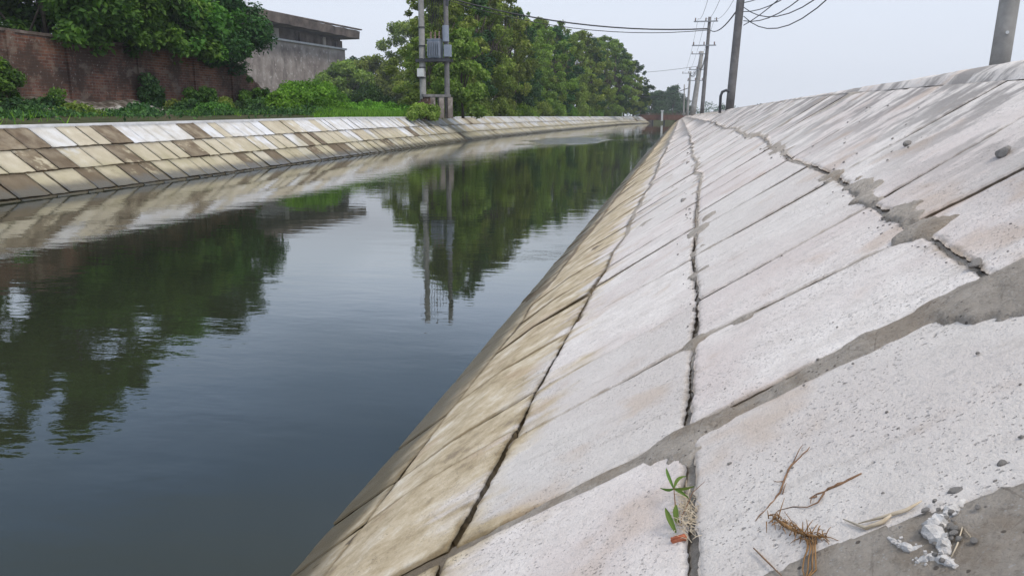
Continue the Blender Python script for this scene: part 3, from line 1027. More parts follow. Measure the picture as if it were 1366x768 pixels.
for i in range(n + 1):
    x = -.6 + (L + .95) * i / n
    dz = .02 * math.sin(i * 2.1) - .012 * x
    z0 = HW + .80 + dz; z1 = HW + 1.22 + dz + .05 * float(vnoise(i * .9, 4))
    V += [(x, -.85, z0), (x, -.9, z1), (x, back + .6, z1 + .1), (x, back + .6, z0)]
    if i:
        a = (i - 1) * 4; b = i * 4
        F_ += [(a, b, b + 1, a + 1), (a + 1, b + 1, b + 2, a + 2), (a + 2, b + 2, b + 3, a + 3), (a + 3, b + 3, b, a)]
F_ += [(0, 1, 2, 3), tuple(len(V) - 4 + k for k in (3, 2, 1, 0))]
roof = mesh_obj('roof', V, F_, M['roofslab'], sh)
rc = MB(); rc.box((L / 2 + .1, -.80, HW + 1.30 - .012 * L / 2), (L + 1.1, .20, .07), 0); rc.build('tile_edge', M['roofslab'], roof)

# ------------------------------------------------------------------ transformer H-frame
hp = at(566, 125, 64); HPX, HPY = hp[0] - .2, hp[1] + .3
hq = at(592, 125, 64)
gzb = gz(HPX, HPY)


def concrete_pole(name, loc, h, r0, r1, mat, lean=(0, 0), rect=False, n=12):
    t = empty(name, loc)
    mb = MB()
    if rect:
        V = []
        for z, w in ((0, r0), (h, r1)):
            V += [(lean[0] * z + a * w, lean[1] * z + b * w * .75, z) for a, b in ((-1, -1), (1, -1), (1, 1), (-1, 1))]
        mb.add(V, [(0, 1, 5, 4), (1, 2, 6, 5), (2, 3, 7, 6), (3, 0, 4, 7), (4, 5, 6, 7)])
    else:
        k = 6
        mb.tube([(lean[0] * h * i / k, lean[1] * h * i / k, h * i / k) for i in range(k + 1)], [r0 + (r1 - r0) * i / k for i in range(k + 1)], n)
    mb.build('shaft', mat, t, smooth=not rect)
    return t


p1 = concrete_pole('utility_pole', (HPX, HPY, gzb - .2), 13.1, .27, .21, M['pole'])
tag(p1, 'left concrete pole of the transformer pair, with a white meter box', 'utility pole')
mb = MB(); mb.box((0, 0, 0), (.48, .34, .62)); o = mb.build('meter_box', M['whitebox'], p1, loc=(-.05, -.34, 3.55))
for z in (3.15, 3.95, 5.6, 7.0):
    mb = MB(); mb.tube([(0, 0, z - .05), (0, 0, z + .05)], .29, 12); mb.build('pole_band', M['dark_iron'], p1)
p2 = concrete_pole('utility_pole', (float(hq[0]) + .2, float(hq[1]) + .3, gzb - .2), 13.1, .22, .18, M['pole_dark'])
tag(p2, 'right darker pole of the transformer pair, half lost in the leaves', 'utility pole')
W = float(hq[0]) + .2 - HPX
# platform, transformer and crossarms bridge the two poles
tf = empty('transformer', (HPX + W / 2, HPY + .1, gzb))
tag(tf, 'grey pole-mounted transformer on its platform between the two poles', 'transformer')
mb = MB(); mb.box((.1, 0, 5.15), (1.0, .9, 1.35))
for k in range(7): mb.box((-.38 + k * .15 + .02, -.54, 5.15), (.03, .18, 1.1))
mb.box((.1, 0, 5.86), (1.08, 1.0, .07))
mb.build('tank', M['tf_grey'], tf)
mb = MB(); mb.tube([(1.0, -.1, 5.7), (1.0, -.1, 6.9)], .26, 12); mb.box((1.15, -.1, 5.0), (.5, .5, .9)); mb.build('control_box', M['tf_grey'], tf)
mb = MB()
mb.box((0, -.42, 4.28), (W + .9, .10, .22)); mb.box((0, .42, 4.28), (W + .9, .10, .22))
for k in range(6): mb.box((-W / 2 + k * W / 5, 0, 4.42), (.22, .95, .05))
mb.build('platform', M['dark_iron'], tf)
for k in range(3):
    mb = MB(); z0 = 5.9
    mb.tube([(-.25 + k * .35, 0, z0 + i * .07) for i in range(9)], [.05 + (.045 if i % 2 else 0) for i in range(9)], 8); mb.build('bushing', M['porcelain'], tf)
for k, z in enumerate((9.7, 11.0, 12.4)):
    ca = empty('crossarm', (HPX + W / 2, HPY - .35, gzb + z))
    mb = MB(); mb.box((0, 0, 0), (W + (.4 if k < 1 else 1.0), .10, .13)); mb.build('beam', M['metal'], ca)
    for j in range(3):
        mb = MB(); xx = (j - 1) * (W / 2 + .1)
        mb.tube([(xx, 0, .08 + i * .06) for i in range(7)], [.04 + (.05 if i % 2 else 0) for i in range(7)], 7); mb.build('insulator', M['porcelain'], ca)
    tag(ca, 'steel crossarm between the transformer poles, %s from the bottom, seen mirrored in the water' % ordn[k], 'crossarm', 'crossarms between the transformer poles')
# hanging leads and cut-outs
ld = empty('cable_leads', (HPX + W / 2, HPY, gzb))
mb = MB()
for k in range(7):
    xx = -.5 + k * .25
    mb.tube([(xx, -.35, 12.2 - k * .2), (xx + .1, -.5, 10.0), (xx * .6, -.45, 8.2), (xx * .5, -.1, 6.8)], .022, 5)
mb.build('lead', M['wire'], ld)
for k in range(3):
    mb = MB(); mb.box((W / 2 + .3, -.4, 8.6 + k * 1.35), (.2, .2, .6)); mb.build('cutout', M['dark_iron'], ld)
tag(ld, 'bundle of black leads hanging between the transformer poles', 'cables')

# ------------------------------------------------------------------ ruined brick stub with posts
q0 = at(545, 120, 62.4); q1 = at(604, 120, 64.2)
ru = empty('ruined_wall', (q0[0], q0[1], gz(q0[0], q0[1]) - .1), math.atan2(q1[1] - q0[1], q1[0] - q0[0]))
Lr = float(np.hypot(q1[0] - q0[0], q1[1] - q0[1]))
tag(ru, 'crumbling low brick wall stub with concrete posts below the transformer poles', 'ruined wall')


def blocky(zfn, x0, x1, th, step):
    mb = MB(); x = x0
    while x < x1:
        mb.box((x + step / 2, random.uniform(-.03, .03), zfn(x) / 2 - .1), (step * 1.0, th + random.uniform(-.05, .05), zfn(x) + .2)); x += step * 1.002
    return mb


blocky(lambda x: min(1.75, .35 + x * 1.05) + random.uniform(-.12, .1), 0, 1.9, .3, .21).build('brick_stub', M['brick'], ru)
mb = MB(); mb.box((Lr * .62, 0, 1.66), (Lr * .62, .42, .20)); mb.build('lintel', M['pole_dark'], ru)
for k in range(3):
    mb = MB(); mb.box((Lr * (.52 + k * .20), 0, .75), (.42, .32, 1.62)); mb.build('post', M['plaster'], ru)

# ------------------------------------------------------------------ bushes, mounds and grass on the left bank
x, y = at_ground(412, -25.5)
bush('grass_mound', (x, y, gz(x, y) - .1), mound(4.6, 12.0, 2.3, 80, 401, (.45, .8)), 30000, .11, 401, M['leaf_bright'], 'bright green overgrown mound of creepers in front of the shed', 'bush', stem=False)
x, y = at_ground(372, -25.5)
bush('creeper_bush', (x, y, gz(x, y) - .1), mound(2.8, 5.0, 1.6, 34, 402, (.35, .65)), 11000, .10, 402, M['leaf_bright'], 'lower bright creeper bush by the broken end of the brick wall', 'bush', stem=False)
x, y = at_ground(498, -24.5)
bush('weed_patch', (x, y, gz(x, y) - .15), mound(5, 26, 1.15, 90, 403, (.35, .65)), 30000, .11, 403, M['leaf_bright'], 'long low strip of bright weeds between the mound and the brick stub', 'weeds', stem=False)
x, y = at_ground(575, -19.3)
y -= 1.5
bush('weed_patch', (x, y, gz(x, y) - .15), mound(1.2, 8, .95, 50, 404, (.25, .5)), 12000, .10, 404, M['leaf_tree'], 'green weeds growing in front of the ruined brick stub', 'weeds', stem=False)
x, y = at_ground(470, -30)
bush('creeper_bush', (x, y + 4, gz(x, y) - .1), mound(5, 10, 2.6, 40, 405, (.6, 1.1)), 12000, .12, 405, M['leaf_dark'], 'dark bush at the foot of the shed corner', 'bush')
WB = [(12, -20.2, .9, 1.2, 2.0, 'leaf_fig', 'young broad-leafed sapling against the brick wall at the left edge'),
      (62, -19.9, 1.1, 1.6, .75, 'leaf_dark', 'low dark weed clump at the left foot of the brick wall'),
      (80, -19.7, .9, 1.3, .9, 'leaf_fig', 'spreading green weed in front of the second brick pier'),
      (205, -20.5, .8, .9, 2.1, 'leaf_dark', 'dark climber on the brick pier in the middle of the wall'),
      (232, -19.8, 1.0, 1.5, .6, 'leaf_tree', 'low weed among the pale rubble under the brick wall'),
      (270, -20.0, 1.3, 2.4, 1.5, 'leaf_fig', 'rounded leafy bush at the brick wall, left of the broken end'),
      (300, -19.6, .9, 1.6, .9, 'leaf_tree', 'small bush beside white rubble near the wall end'),
      (338, -20.2, 1.3, 3.4, 2.1, 'leaf_fig', 'bush climbing the broken end of the brick wall'),
      (322, -19.5, .9, 1.6, .8, 'leaf_dark', 'dark low bush just in front of the broken wall end'),
      (30, -18.2, .9, 1.5, .55, 'leaf_dark', 'dark scrubby weed below the sapling at the left edge'),
      (104, -18.6, 1.0, 1.9, .5, 'leaf_tree', 'scruffy low weed right of the second brick pier'),
      (182, -17.6, .9, 1.9, .5, 'leaf_dark', 'dark low weed in front of the rubble in the middle'),
      (286, -17.4, 1.0, 2.2, .6, 'leaf_fig', 'green scrub near the coping before the last brick panel'),
      (346, -17.0, 1.1, 2.6, .8, 'leaf_dark', 'dark scrub between the broken wall end and the green mound'),
      (250, -18.8, 1.0, 1.9, .6, 'leaf_dark', 'dark scrub before the third brick panel')]
for i, (px_, X, w, l, h, mt, lab) in enumerate(WB):
    x, y = at_ground(px_, X - 8.8); w *= 1.5; l *= 1.5; h *= 1.35
    bush('wall_bush', (x, y, gz(x, y) - .12), mound(w, l, h, 28, 420 + i, (.24, .5)), 4000 if h < 1.8 else 6500, .095, 420 + i, M[mt], lab, 'bush')

# grass tufts: nobody could count them
g = np.random.default_rng(77)
n = 70000
yy = 14 + 62 * g.random(n) ** 1.3
off = .45 + 9.0 * g.random(n) ** 1.4
xx = wl_left(yy) - z_left(yy) / math.tan(R(35)) - off
keep = ((fbm(xx * .6, yy * .35, 3) > .14) & (g.random(n) < .05)) | (yy > 2.15 * np.abs(xx) + 3 * fbm(xx * .3, yy * .3))
xx, yy, off = xx[keep], yy[keep], off[keep]; n = len(xx)
hh = g.uniform(.08, .34, n) * (1 + .5 * (yy > 44))
a = g.uniform(0, 2 * np.pi, n); w = .022
zb = z_left(yy) + .03 + .25 * np.minimum(1, off / 3)
lean = g.normal(0, .11, (n, 2))
v = np.stack([np.stack([xx - w * np.cos(a), yy - w * np.sin(a), zb - .03], -1), np.stack([xx + w * np.cos(a), yy + w * np.sin(a), zb - .03], -1),
              np.stack([xx + lean[:, 0], yy + lean[:, 1], zb + hh], -1)], 1).reshape(-1, 3)
gs = mesh_obj('grass', v, np.arange(3 * n).reshape(-1, 3), M['leaf_bright'], attrs={'tint': ('FACE', g.random(n))})
tag(gs, 'grass growing on the strip behind the left coping', 'grass', kind='stuff')


n = 26000
yy = 12 + 42 * g.random(n); off = .5 + 11.5 * g.random(n) ** .8
xx = wl_left(yy) - z_left(yy) / math.tan(R(35)) - off
den = fbm(xx * .5 + 40, yy * .4, 4)
keep = (den + .35 * g.random(n) > .16); xx, yy, off, den = xx[keep], yy[keep], off[keep], den[keep]; n = len(xx)
c = np.stack([xx, yy, z_left(yy) + .1 + .1 * np.minimum(off, 2) + np.clip(den + .15, .02, .5) * g.random(n) * 1.1], -1)
nr = g.normal(size=(n, 3)) * .7 + np.array([0, 0, .6]); nr /= np.linalg.norm(nr, axis=1)[:, None]
t_ = np.cross(nr, g.normal(size=(n, 3))); t_ /= np.linalg.norm(t_, axis=1)[:, None]; b_ = np.cross(nr, t_); sz = g.uniform(.04, .11, n)[:, None]
v = np.stack([c - t_ * sz, c - b_ * sz * .5, c + t_ * sz, c + b_ * sz * .5], 1).reshape(-1, 3)
gs = mesh_obj('weedy_ground_cover', v, np.arange(4 * n).reshape(-1, 4), M['leaf_dark'], attrs={'tint': ('FACE', g.random(n))})
tag(gs, 'dark weedy ground cover between the coping and the brick wall', 'ground cover', kind='stuff')


# ------------------------------------------------------------------ stones
def rock_mesh(seed, r=1.0, sub=2, flat=.65):
    bm = bmesh.new(); bmesh.ops.create_icosphere(bm, subdivisions=sub, radius=1)
    g = random.Random(seed); dirs = [(Vector((g.gauss(0, 1), g.gauss(0, 1), g.gauss(0, 1))).normalized(), g.uniform(.55, .85)) for _ in range(9)]
    for v_ in bm.verts:
        for d, c in dirs:
            k = v_.co.dot(d)
            if k > c: v_.co -= d * (k - c) * .95
        v_.co *= 1 + g.uniform(-.05, .05)
        v_.co.z *= flat
        v_.co *= r
    me = bpy.data.meshes.new('stone'); bm.to_mesh(me); bm.free()
    return me


V = []; yy_ = np.arange(16, YE + 6, .2); pr = np.linspace(0, 1, 12)
for y in yy_:
    for t in pr:
        xx_ = -29.85 + 3.0 * t + .12 * float(fbm(y, 3)); hh_ = (1 - t) ** 1.2 * (.85 + .5 * float(fbm(y * .5, 7))) + .22 * float(fbm(xx_ * 3, y * 2.6, 4)) * (1 if 0 < t < 1 else 0)
        V.append((xx_, y, float(z_left(y)) + .14 + max(-.05, hh_) - (.3 if t == 1 else 0)))
o = mesh_obj('soil_heap', V, grid_faces(len(yy_), 12), M['heap'], smooth=False); tag(o, kind='structure')
rk = [rock_mesh(500 + i) for i in range(5)]
rk2 = [rock_mesh(520 + i) for i in range(5)]
for me in rk: me.materials.append(M['rubble'])
for me in rk2: me.materials.append(M['rock'])
g = random.Random(31)
big = []
for i, (px_, X, s) in enumerate([(125, -19.9, .2), (142, -19.5, .15), (155, -19.6, .17), (182, -20.2, .25), (206, -19.7, .19), (222, -20.3, .24), (235, -19.7, .17), (262, -20.0, .22), (284, -19.8, .22), (297, -19.9, .24), (318, -19.9, .22), (325, -20.0, .2), (95, -19.8, .14), (116, -19.55, .17), (135, -19.7, .26), (148, -19.9, .30), (160, -19.9, .24), (170, -19.6, .18), (187, -19.9, .28), (200, -20.0, .32), (195, -19.6, .20),
                                 (228, -20.0, .30), (240, -20.1, .34), (252, -19.9, .26), (246, -19.7, .18), (290, -19.5, .26), (312, -19.4, .30), (322, -19.5, .28), (330, -19.6, .22), (178, -20.1, .22), (214, -19.8, .2), (20, -19.8, .2), (40, -19.9, .16), (306, -19.7, .2)]):
    X = -29.2 + (X + 20.3) * 2.0; s *= 1.5
    x, y = at_ground(px_, X)
    o = bpy.data.objects.new('rubble_stone', rk[i % 5]); COL.objects.link(o)
    s *= g.uniform(.55, 1.0)
    o.location = (x, y, gz(x, y) + s * .3 + .10 + max(0, -27.6 - x) * .25); o.scale = (s, s * g.uniform(.8, 1.4), s * g.uniform(.8, 1.2)); o.rotation_euler = (g.uniform(-.4, .4), g.uniform(-.4, .4), g.uniform(0, 6))
    tag(o, 'pale chunk of rubble lying along the foot of the brick wall', 'rubble stone', 'pale rubble under the brick wall')


def put_on_bank(o, px_, py_, lift=0.0, spin=0.0):
    x, y = on_bank(px_, py_)
    p = np.array([x, y, (x - XW) * TT]) + lift * np.array([-math.sin(TH), 0, math.cos(TH)])
    o.location = p
    o.rotation_euler = (Matrix.Rotation(-TH, 3, 'Y') @ Matrix.Rotation(spin, 3, 'Z')).to_euler()
    return o


for (px_, py_, s, el, lab) in [(1340, 206, .030, 1.5, 'grey rounded stone high on the white slope at the right edge'),
                               (1211, 193, .022, 1.2, 'small dark stone on the upper white slab left of the rounded one'),
                               (912, 268, .030, 1.1, 'dark mortar crumb sitting left of the long straight joint'),
                               (918, 218, .040, 1.0, 'farther dark crumb on the long straight joint'),
                               (1303, 354, .016, 2.0, 'elongated mortar chip beside the dark crack near the large mortar daub'),
                               (1204, 708, .010, 1.3, 'grey pebble on the near slab right of the twigs'),
                               (1275, 657, .010, 1.4, 'grey pebble above the white plaster lump'),
                               (1338, 620, .008, 1.3, 'dark pebble on the near slab at the right edge')]:
    o = bpy.data.objects.new('stone', rk2[int(px_) % 5]); COL.objects.link(o)
    put_on_bank(o, px_, py_, s * .35, g.uniform(0, 6)); o.scale = (s * el, s, s); tag(o, lab, 'stone')
# crumbs on the slope
for i in range(130):
    if i < 45: px_, py_ = g.gauss(0, 1), g.random(); px_, py_ = 990 + 300 * py_ + px_ * 9, 182 + 180 * py_ + g.gauss(0, 7)
    elif i < 75: px_, py_ = 922 + g.gauss(0, 6), g.uniform(200, 460)
    elif i < 100: px_, py_ = g.uniform(1060, 1250), g.uniform(140, 230)
    else: px_, py_ = g.uniform(960, 1366), g.uniform(300, 700)
    x, y = on_bank(px_, py_)
    s = g.uniform(.0016, .0045) * max(1, y / 2.6)
    o = bpy.data.objects.new('mortar_crumb', rk2[i % 5]); COL.objects.link(o)
    put_on_bank(o, px_, py_, s * .5 + .003, g.uniform(0, 6)); o.scale = (s * g.uniform(1, 1.8), s, s)
    tag(o, 'tiny grey crumb of mortar lying loose on the white slope', 'mortar crumb', 'loose mortar crumbs on the white slope')

# ------------------------------------------------------------------ plant litter at the front
def bank_pts(px_list, lift):
    out = []
    for k, (a, b) in enumerate(px_list):
        x, y = on_bank(a, b); l = lift[k] if hasattr(lift, '__len__') else lift
        out.append((x - math.sin(TH) * l, y, (x - XW) * TT + math.cos(TH) * l))
    return out


def twig(name, main, branches, r0, mat, lab, lift=.006):
    P = [Vector(p) for p in bank_pts(main, lift)]
    o = P[0].copy(); mb = MB()
    # resample with small kinks
    Q = []
    for i in range(len(P) - 1):
        for k in range(3): Q.append(P[i].lerp(P[i + 1], k / 3) + Vector((random.gauss(0, 1), random.gauss(0, 1), random.gauss(0, .5))) * r0 * .5)
    Q.append(P[-1])
    n = len(Q)
    mb.tube([q - o for q in Q], [r0 * (1 - .65 * abs(2 * i / (n - 1) - .9)) * random.uniform(.75, 1.25) for i in range(n)], 7, jit=.15)
    t = empty(name, o)
    mb.build('stem', mat, t, smooth=True)
    for br in branches:
        B = [Vector(p) - o for p in bank_pts(br, [lift, lift + .004, lift + .002][:len(br)] + [lift] * max(0, len(br) - 3))]
        m2_ = MB(); m2_.tube(B, [r0 * .55 * (1 - .6 * i / (len(B) - 1)) for i in range(len(B))], 5, jit=.15)
        m2_.build('side_twig', mat, t, smooth=True)
    tag(t, lab, 'twig')
    return t


twig('dry_twig', [(1083, 600), (1068, 612), (1054, 628), (1048, 645), (1043, 660), (1030, 675), (1010, 698)], [[(1048, 645), (1040, 648), (1034, 645)], [(1046, 662), (1050, 655), (1052, 648)], [(1060, 620), (1070, 604), (1074, 597)]], .0022, M['twig'], 'long thin reddish twig, the left one of the two on the near white slab')
twig('dry_twig', [(1152, 634), (1135, 643), (1115, 653), (1098, 661), (1082, 668)], [[(1102, 660), (1095, 676), (1080, 681), (1060, 679), (1040, 684)], [(1092, 665), (1086, 670), (1084, 676)]], .0028, M['twig'], 'forked brown twig, the right one of the two on the near white slab')
rt = empty('root_tuft', bank_pts([(1045, 702)], .01)[0])
o0 = Vector(rt.location)
mb = MB()
core = [Vector(p) - o0 for p in bank_pts([(1038, 698), (1052, 708), (1068, 717), (1084, 722), (1100, 724)], .012)]
mb.tube(core, [.002, .0035, .0022, .003, .0015], 7, jit=.3)
for i in range(120):
    a = random.choice(core) + Vector((random.gauss(0, .006), random.gauss(0, .007), random.gauss(0, .002)))
    d = Vector((random.gauss(0, .010), random.gauss(0, .015), random.gauss(0, .007))) * random.choice([.4, .7, 1, 1.8])
    mb.tube([a, a + d * .6 + Vector((0, 0, .002)), a + d], [.0011, .0008, .0004], 4)
mb.build('root_ball', M['root'], rt, smooth=True)
mb = MB()
for off_ in (0, 5, -6, 9):
    B = [Vector(p) - o0 for p in bank_pts([(1084 + off_, 722), (1087 + off_ * .6, 738), (1084 + off_, 752), (1083 + off_ * 1.2, 768), (1080, 782)], .012)]
    mb.tube(B, [.0016, .0014, .0012, .0012, .001], 5, jit=.2)
mb.build('root_strand', M['root'], rt, smooth=True)
tag(rt, 'brown dried root tuft with a strand hanging down, on the near slab edge', 'root tuft')
for (pts, lab) in [([(1010, 738), (1024, 752), (1036, 764), (1050, 778)], 'thin dark straw at the bottom edge left of the root tuft'),
                   ([(1150, 706), (1185, 697), (1215, 688), (1235, 676)], 'pale flat straw lying between the root tuft and the plaster lump'),
                   ([(1130, 700), (1160, 712), (1183, 704), (1200, 690)], 'thin tan straw beside the pale flat one'),
                   ([(1300, 725), (1290, 712), (1283, 735), (1275, 752)], 'tan straw crossing the plaster lump')]:
    P = [Vector(p) for p in bank_pts(pts, .012)]
    mb = MB(); mb.tube([p - P[0] for p in P], [.0012, .0016, .0014, .0006] if 'pale' not in lab else [.001, .003, .0035, .001], 5, jit=.2)
    o = mb.build('straw', M['twig'] if 'dark' in lab else M['straw'], None, smooth=True, loc=P[0]); tag(o, lab, 'straw')

# white plaster lump with gravel
pl_root = empty('plaster_lump', bank_pts([(1262, 715)], .004)[0])
o0 = Vector(pl_root.location)


def blob(name, pts, rad, mat, parent, seed):
    """thick smear: grid of displaced points around a poly-line"""
    P = [Vector(p) - o0 for p in bank_pts(pts, .007)]
    mb = MB(); random.seed(seed)
    Q, Rr = [], []
    for i in range(len(P) - 1):
        for k in range(4): Q.append(P[i].lerp(P[i + 1], k / 4)); Rr.append((rad[i] + (rad[i + 1] - rad[i]) * k / 4) * random.uniform(.7, 1.3))
    Q.append(P[-1]); Rr.append(rad[-1])
    mb.tube(Q, Rr, 9, jit=.22)
    gg = random.Random(seed + 50)
    for _ in range(38):
        j_ = gg.randrange(len(Q)); c_ = Q[j_] + Vector((gg.gauss(0, .5), gg.gauss(0, .8), gg.uniform(-.1, .5))) * Rr[j_] * 1.3; s_ = Rr[j_] * gg.uniform(.25, .6)
        rm_ = Euler((gg.uniform(0, 6), gg.uniform(0, 6), 0)).to_matrix(); mb.box(c_, (s_ * 1.6, s_ * 1.1, s_), rot=rm_)
    return mb.build(name, mat, parent, smooth=False)


blob('plaster_body', [(1290, 672), (1272, 690), (1256, 702), (1250, 718), (1262, 732), (1268, 748)], [.004, .010, .013, .014, .010, .006], M['plaster_lump'], pl_root, 3)
blob('plaster_smear', [(1188, 722), (1202, 732), (1218, 738), (1234, 734)], [.003, .006, .006, .003], M['plaster_lump'], pl_root, 4)
blob('plaster_smear', [(1225, 757), (1245, 750), (1262, 754), (1280, 762)], [.003, .007, .007, .004], M['plaster_lump'], pl_root, 5)
tag(pl_root, 'white splash of dried plaster on the grey mortar at the lower right', 'plaster')
for i in range(26):
    px_, py_ = 1270 + g.gauss(0, 16), 712 + g.gauss(0, 20)
    s = g.uniform(.0022, .0065)
    o = bpy.data.objects.new('gravel_stone', rk2[i % 5]); COL.objects.link(o)
    put_on_bank(o, px_, py_, .012 + s * .3, g.uniform(0, 6)); o.scale = (s * 1.3, s, s)
    tag(o, 'small grey gravel stone stuck around the white plaster splash', 'gravel', 'gravel around the plaster splash')

# weed in the joint
wp = bank_pts([(905, 690)], -.01)[0]
wd = empty('weed', wp); o0 = Vector(wp)
nrm = Vector((-math.sin(TH), 0, math.cos(TH)))


def leaf_blade(mb, p, tip, w, bend):
    p = Vector(p); tip = Vector(tip); d = tip - p; s = d.cross(Vector(ray(905, 650)).normalized()).normalized()
    n = 6; V = []; F_ = []
    for i in range(n + 1):
        t = i / n; ww = w * math.sin(math.pi * min(1, t * .85 + .12)) ; c = p + d * t + nrm * bend * math.sin(math.pi * t)
        V += [c - s * ww, c + nrm * -.002, c + s * ww]
        if i: a = (i - 1) * 3; b = i * 3; F_ += [(a, a + 1, b + 1, b), (a + 1, a + 2, b + 2, b + 1)]
    mb.add(V, F_)


def wpt(px_, py_, l): return Vector(bank_pts([(px_, py_)], l)[0]) - o0


hub = wpt(910, 668, .035)
mb = MB(); mb.tube([wpt(905, 700, -.01), wpt(908, 690, .02), hub], [.0016, .0014, .001], 6)
mb.tube([wpt(906, 700, -.01), wpt(912, 696, .01), wpt(934, 672, .03), wpt(952, 660, .035)], [.0013, .0011, .0009, .0005], 5)
mb.build('stem', M['twig'], wd, smooth=True)
for (tx, ty, l, w, b) in [(899, 630, .035, .0038, .007), (889, 654, .028, .0032, -.005), (926, 642, .035, .0038, .008), (932, 648, .02, .0032, -.004), (924, 662, .015, .0038, .005)]:
    mb = MB(); leaf_blade(mb, hub + Vector((0, 0, -.002)), wpt(tx, ty + 10, l), w, b); o = mb.build('leaf', M['weed'], wd)
mb = MB(); leaf_blade(mb, wpt(903, 712, .005), wpt(897, 692, .03), .006, .004); leaf_blade(mb, wpt(905, 700, .005), wpt(912, 688, .03), .006, .004)
mb.build('leaf', M['weed'], wd)
mb = MB()
for i in range(170):
    a = wpt(random.gauss(919, 8), random.gauss(688, 17), random.uniform(-.005, .012)); d = Vector((random.gauss(0, .012), random.gauss(0, .014), random.gauss(0, .005))) + nrm * abs(random.gauss(0, .008))
    mb.tube([a, a + d * .5 + nrm * .002, a + d], [.0009, .0008, .0004], 4)
mb.build('dry_stalks', M['straw'], wd)
tag(wd, 'small green weed with dry stalks growing from the joint above the brick chip', 'weed')
bm = bmesh.new(); bmesh.ops.create_cube(bm, size=1)
bmesh.ops.scale(bm, vec=(.034, .014, .012), verts=bm.verts)
bmesh.ops.bevel(bm, geom=bm.edges[:], offset=.0025, segments=2, affect='EDGES')
bmesh.ops.subdivide_edges(bm, edges=bm.edges[:], cuts=2)
for v_ in bm.verts: v_.co += Vector((random.gauss(0, 1), random.gauss(0, 1), random.gauss(0, 1))) * .0006
me = bpy.data.meshes.new('brick_chip'); bm.to_mesh(me); bm.free(); me.materials.append(M['brickbit'])
o = bpy.data.objects.new('brick_chip', me); COL.objects.link(o)
put_on_bank(o, 905, 717, -.002, R(-18)); tag(o, 'orange brick chip wedged in the joint below the weed', 'brick chip')

# ------------------------------------------------------------------ poles and wires on the right
def lean_pole(name, pb, pt, d, extra, r0, r1, mat, lab):
    """pole through two measured points at depth d"""
    a = Vector(at(*pb, d)); b = Vector(at(*pt, d)); b.y = a.y + (b.y - a.y) * 0; 
    dr = (b - a) / (b.z - a.z)
    foot = a - dr * (a.z - 2.1)
    h = (b.z - 2.1) + extra
    t = concrete_pole(name, foot, h, r0, r1, mat, lean=(dr.x, dr.y))
    tag(t, lab, 'utility pole')
    return t, foot, dr, h


poles = {}
poles['A'] = lean_pole('utility_pole', (937, 143), (946, 26), 66, .0, .17, .12, M['pole_dark'], 'slim dark utility pole with short crossarms, tallest full pole above the slope')
poles['B'] = lean_pole('utility_pole', (925, 146), (936, 70), 92, .0, .34, .20, M['pole'], 'pale tapering concrete pole just left of the slim dark one')
poles['C'] = lean_pole('utility_pole', (975, 128), (986, 4), 30, 1.9, .155, .135, M['pole_dark'], 'thick dark pole carrying the tangle of wires')
poles['D'] = lean_pole('utility_pole', (1331, 100), (1338, 10), 11, 4.8, .13, .105, M['pole'], 'nearest concrete pole at the upper right edge')
poles['E'] = lean_pole('utility_pole', (912, 148), (913, 113), 170, .0, .16, .12, M['pole'], 'far thin pole standing left of the pale tapering one')
poles['F'] = lean_pole('utility_pole', (917, 148), (921, 96), 128, .0, .2, .15, M['pole'], 'distant pole half hidden behind the pale tapering one')


def ptop(k, z=None):
    t, foot, dr, h = poles[k]
    z = z if z is not None else h
    return foot + dr * z


def arms(k, hs, w, mat=M['metal'], ang=0.0):
    t, foot, dr, h = poles[k]
    for z in hs:
        c = dr * z
        mb = MB(); mb.box((c.x - w * .15, c.y - .18, z), (w, .08, .09), ang); a = mb.build('crossarm', mat, t)
        for j in (-1, 0, 1):
            m2_ = MB(); xx = c.x - w * .15 + j * w * .43
            m2_.tube([(xx, c.y - .18, z + .045 + i * .045) for i in range(6)], [.03 + (.035 if i % 2 else 0) for i in range(6)], 6); m2_.build('insulator', M['porcelain'], a)


arms('A', [poles['A'][3] - .35, poles['A'][3] - 2.2], 1.9)
arms('B', [poles['B'][3] - .3, poles['B'][3] - 2.0, poles['B'][3] - 3.2], 1.8)
arms('C', [poles['C'][3] - .5, poles['C'][3] - 1.5], 1.7)
arms('F', [poles['F'][3] - .3], 2.0)
# slots through the near pole
t, foot, dr, h = poles['D']
for z in (1.0, 1.7, 2.4, 3.1, 3.8):
    mb = MB(); c = dr * z; mb.tube([(c.x - .01, c.y - .135, z), (c.x - .005, c.y - .118, z)], .022, 10); o = mb.build('bolt_hole', M['whitebox'], t)
# cable loops and a riser on the thick pole
t, foot, dr, h = poles['C']
mb = MB()
for k in range(5):
    c = dr * (h - .7); mb.tube([(c.x + .1, c.y - .2, h - .7), (c.x + .45 + .1 * k, c.y - .4, h - 1.1 - .1 * k), (c.x + .3, c.y - .3, h - 1.7), (c.x + .05, c.y - .2, h - 1.2)], .02, 5)
mb.build('cable_coil', M['wire'], t)
# bent pipe at its foot
bp = at(968, 132, 29)
mb = MB(); mb.tube([(-.18, 0, -.5), (-.18, 0, .10), (-.13, 0, .24), (0, 0, .30), (.12, 0, .24)], .05, 8)
o = mb.build('bent_pipe', M['dark_iron'], None, smooth=True, loc=bp); tag(o, 'black bent pipe at the foot of the thick wired pole', 'pipe')


def wire(a, b, sag, r, lab, group=None, n=14):
    a = Vector(a); b = Vector(b); mb = MB()
    pts = [a.lerp(b, i / n) - Vector((0, 0, sag * 4 * (i / n) * (1 - i / n))) - a for i in range(n + 1)]
    mb.tube(pts, r, 5)
    o = mb.build('overhead_wire', M['wire'], None, loc=a); tag(o, lab, 'wire', group); return o


